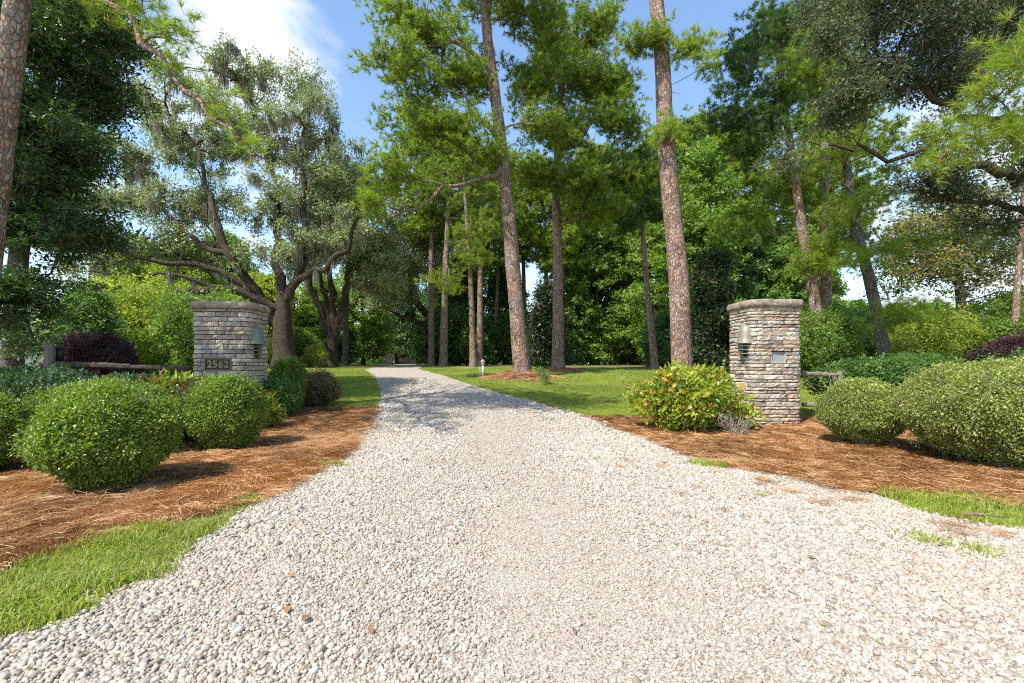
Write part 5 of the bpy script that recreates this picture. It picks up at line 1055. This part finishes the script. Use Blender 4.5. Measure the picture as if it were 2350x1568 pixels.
# ---- background wood: a few trees of each kind, copied
def proto_tree(kind, h, rw, key, n, seedless=None):
    t0 = [(np.array([0, 0, -.2]), .34), (np.array([0, 0, .6]), .25), (np.array([RNG.normal()*.2, RNG.normal()*.2, h*.5]), .17), (np.array([RNG.normal()*.4, RNG.normal()*.4, h*.92]), .04)]
    if kind == 'pine':
        z = h*(.5+.5*RNG.uniform(0, 1, n)**.8); a = RNG.uniform(0, 6.28, n); r = rw*np.sin(np.clip((z/h-.45)/.6, 0, 1)*math.pi*.85+.25)*RNG.uniform(.3, 1, n); zq = np.round(z/1.1)*1.1*.6+z*.4
        tips = np.stack([np.cos(a)*r, np.sin(a)*r, zq], 1); return tree('pine_tree', None, 'pine tree', t0, tips, key, per=5, spread=.5, flatten=.5, scale=(.8, 1.3), seg=.8, bf=.3, tmin=.4, sides=8, loc=1)
    z = h*(.10+.9*RNG.uniform(0, 1, n)); a = RNG.uniform(0, 6.28, n); prof = np.sin(np.clip(z/h, 0, 1)**.75*math.pi)**.6; lob = 1+.35*(fbm(np.cos(a)*1.5+h, np.sin(a)*1.5, z*.35, 3)-.5)*2
    r = rw*prof*lob*RNG.uniform(.45, 1, n)**.6; tips = np.stack([np.cos(a)*r, np.sin(a)*r, z], 1)
    return tree('broadleaf_tree', None, 'tree', t0, tips, key, per=5, spread=.46, flatten=.5, scale=(.7, 1.2), seg=.8, bf=.3, tmin=.06, sides=8, bark='grey_bark', loc=1)
PT = {'b1': proto_tree('b', 13, 3.3, 'broad', 260), 'b2': proto_tree('b', 12, 3.0, 'deep', 250), 'b3': proto_tree('b', 11, 3.2, 'lime', 230), 'p1': proto_tree('pine', 19, 3.4, 'pineFar', 150), 'u1': proto_tree('b', 5.0, 2.4, 'deep', 110), 'u2': proto_tree('b', 5.0, 2.6, 'broad', 110)}
used = set()
LOOK = {'b1': 'green broadleaf tree', 'b2': 'deep green broadleaf tree', 'b3': 'sunlit lime green tree', 'p1': 'far high pine', 'u1': 'low dark understory tree', 'u2': 'low green understory tree'}
MARK = [(-900, 'the far left'), (40, 'the left edge pine'), (530, 'the number pillar'), (655, 'the great oak trunk'), (765, 'the many stemmed oak'), (900, 'the drive end'), (1018, 'the slim pine'), (1090, 'the paired pines'), (1200, 'the nearer pine'), (1281, 'the dark pine'), (1500, 'the thin leaning pine'), (1567, 'the tallest pine'), (1765, 'the right pillar'), (1895, 'the trunk pair'), (2030, 'the leaning dark trunk'), (2205, 'the yellowing tree'), (2330, 'the thin edge trunk'), (4000, 'the far right')]
NTH = ['', 'second ', 'third ', 'fourth ', 'fifth ', 'sixth ']
def plant(k, x, y, s, label=None, group=None):
    o = PT[k] if k not in used else copy_tree(PT[k]); used.add(k); z = float(tz(x, y)); o.location = (x, y, z); o.rotation_euler.z = random.uniform(0, 6.28); o.scale = (s, s, s); o['label'] = label
    if group: o['group'] = group
    elif 'group' in o: del o['group']
spec = []
xs = np.arange(-50, 52, 5.0)
for q, x in enumerate(xs):
    y = 44+random.uniform(-3, 4)+(4 if abs(x+10) < 5 else 0); ppx = CX+x/y*FPX
    if random.random() < .36 and not 500 < ppx < 900: continue
    k = random.choice(['b1', 'b2', 'b2']) if 900 < ppx < 1950 else random.choice(['b1', 'b3', 'b3', 'b2'])
    s = random.uniform(.6, 1.3) if 850 < ppx < 1950 else (random.uniform(.7, .9) if 540 < ppx < 900 else random.uniform(.45, .62))
    if -13 < x < -6: continue
    if ppx > 1570: s *= .82
    if 1590 < ppx < 1690: continue
    spec.append((k, x+random.uniform(-1.2, 1.2), y, s))
for x in np.arange(-72, 74, 6.2):
    y = 60+random.uniform(-4, 5); ppx = CX+x/y*FPX
    if -14.8 < x < -11.6 or (random.random() < .38 and not 500 < ppx < 900): continue
    spec.append((random.choice(['b2', 'b1', 'b2']), x+random.uniform(-1.5, 1.5), y, random.uniform(.7, 1.3) if 880 < ppx < 1950 else random.uniform(.5, .7)))
for x in (-6.5, -4, -1.2, 1.0, 3.5, 5.6, 8.4, 10.5, 12.8, 15, 17.5, 20.5, 24, 27.5): spec.append(('p1', x+random.uniform(-.8, .8), 36+random.uniform(-2, 13), random.uniform(.72, 1.1)))
for x in np.arange(-46, 48, 3.1):
    y = 39+random.uniform(-2, 3)
    if -13 < x < -7.2: y += 14
    if abs(x+12.8) < 2.0: continue
    spec.append((random.choice(['u1', 'u2', 'u1']), x+random.uniform(-.7, .7), y, random.uniform(.6, 1.0)))
seen = {}
for k, x, y, s in sorted(spec, key=lambda q: CX+q[1]/q[2]*FPX):
    ppx = CX+x/y*FPX; i_ = max(j_ for j_, (m_, _) in enumerate(MARK) if m_ <= max(ppx, -899)); key = (k, i_, y > 52); seen[key] = seen.get(key, 0)+1; c_ = seen[key]
    plant(k, x, y, s, '%s%s %s between %s and %s' % (NTH[min(c_-1, 5)], 'rear' if y > 52 else 'front', LOOK[k], MARK[i_][1], MARK[min(i_+1, len(MARK)-1)][1]), 'trees of the wood closing the view')
plant('b1', 12.0, 33, .95, 'leafy green tree right of the dark trunked pine at the lawn edge'); plant('b2', 17.5, 35, 1.0, 'deep green tree behind the thin leaning pine')
plant('b1', 21.0, 33, .75, 'sunlit tree behind the right gate pillar'); plant('b1', 7.5, 40, 1.0, 'green tree between the paired pines and the nearer pine'); plant('b3', 30.0, 27, .40, 'bright lime tree below the sparse yellowing tree')
plant('u2', 14.0, 28.0, .75, 'low leafy tree at the lawn edge under the thin leaning pine'); plant('u1', 10.5, 30.0, .7, 'low dark tree right of the dark trunked pine'); plant('b3', -24, 34, .8, 'pale lime tree seen under the great oak'); plant('b3', -30.5, 37, .9, 'pale lime tree seen left of the great oak')
for k in PT:
    if k not in used: PT[k].location = (0, 70, 0)
for (x_, y_, s_, k_) in ((-19, 36, .62, 'b3'), (-15.8, 38, .55, 'b1'), (-22.5, 40, .7, 'b3'), (-27, 38, .6, 'b1'), (-34, 40, .55, 'b3')):
    plant(k_, x_, y_, s_, 'pale leafy tree glimpsed under the great oak limbs, %.0f m behind its trunk line' % (y_-26) if False else {-19: 'lime tree seen just left of the great oak trunk', -15.8: 'green tree seen right behind the great oak trunk', -22.5: 'lime tree above the left half of the number pillar', -27: 'small green tree left of the number pillar under the oak', -34: 'lime tree above the white eaves house'}[x_])
n = 5200; X = RNG.uniform(-95, 95, n); Y = RNG.uniform(70, 84, n); Z = 1.2+RNG.uniform(0, 1, n)**1.2*(4.5+3*fbm(X*.12, Y*.1, 0, 3))
k = (np.abs(X/Y+.2) > .035) | (Z > 8); X, Y, Z = X[k], Y[k], Z[k]; n = len(X)
tag(scatter('far_undergrowth', 'deep', PR['deep'], np.stack([X, Y, Z], 1), rand_rot(n), RNG.uniform(1.2, 2.0, n), RNG.uniform(0, 1, n)), 'dim mass of leaves closing the far wood', 'undergrowth')
print('objects', len(bpy.data.objects))
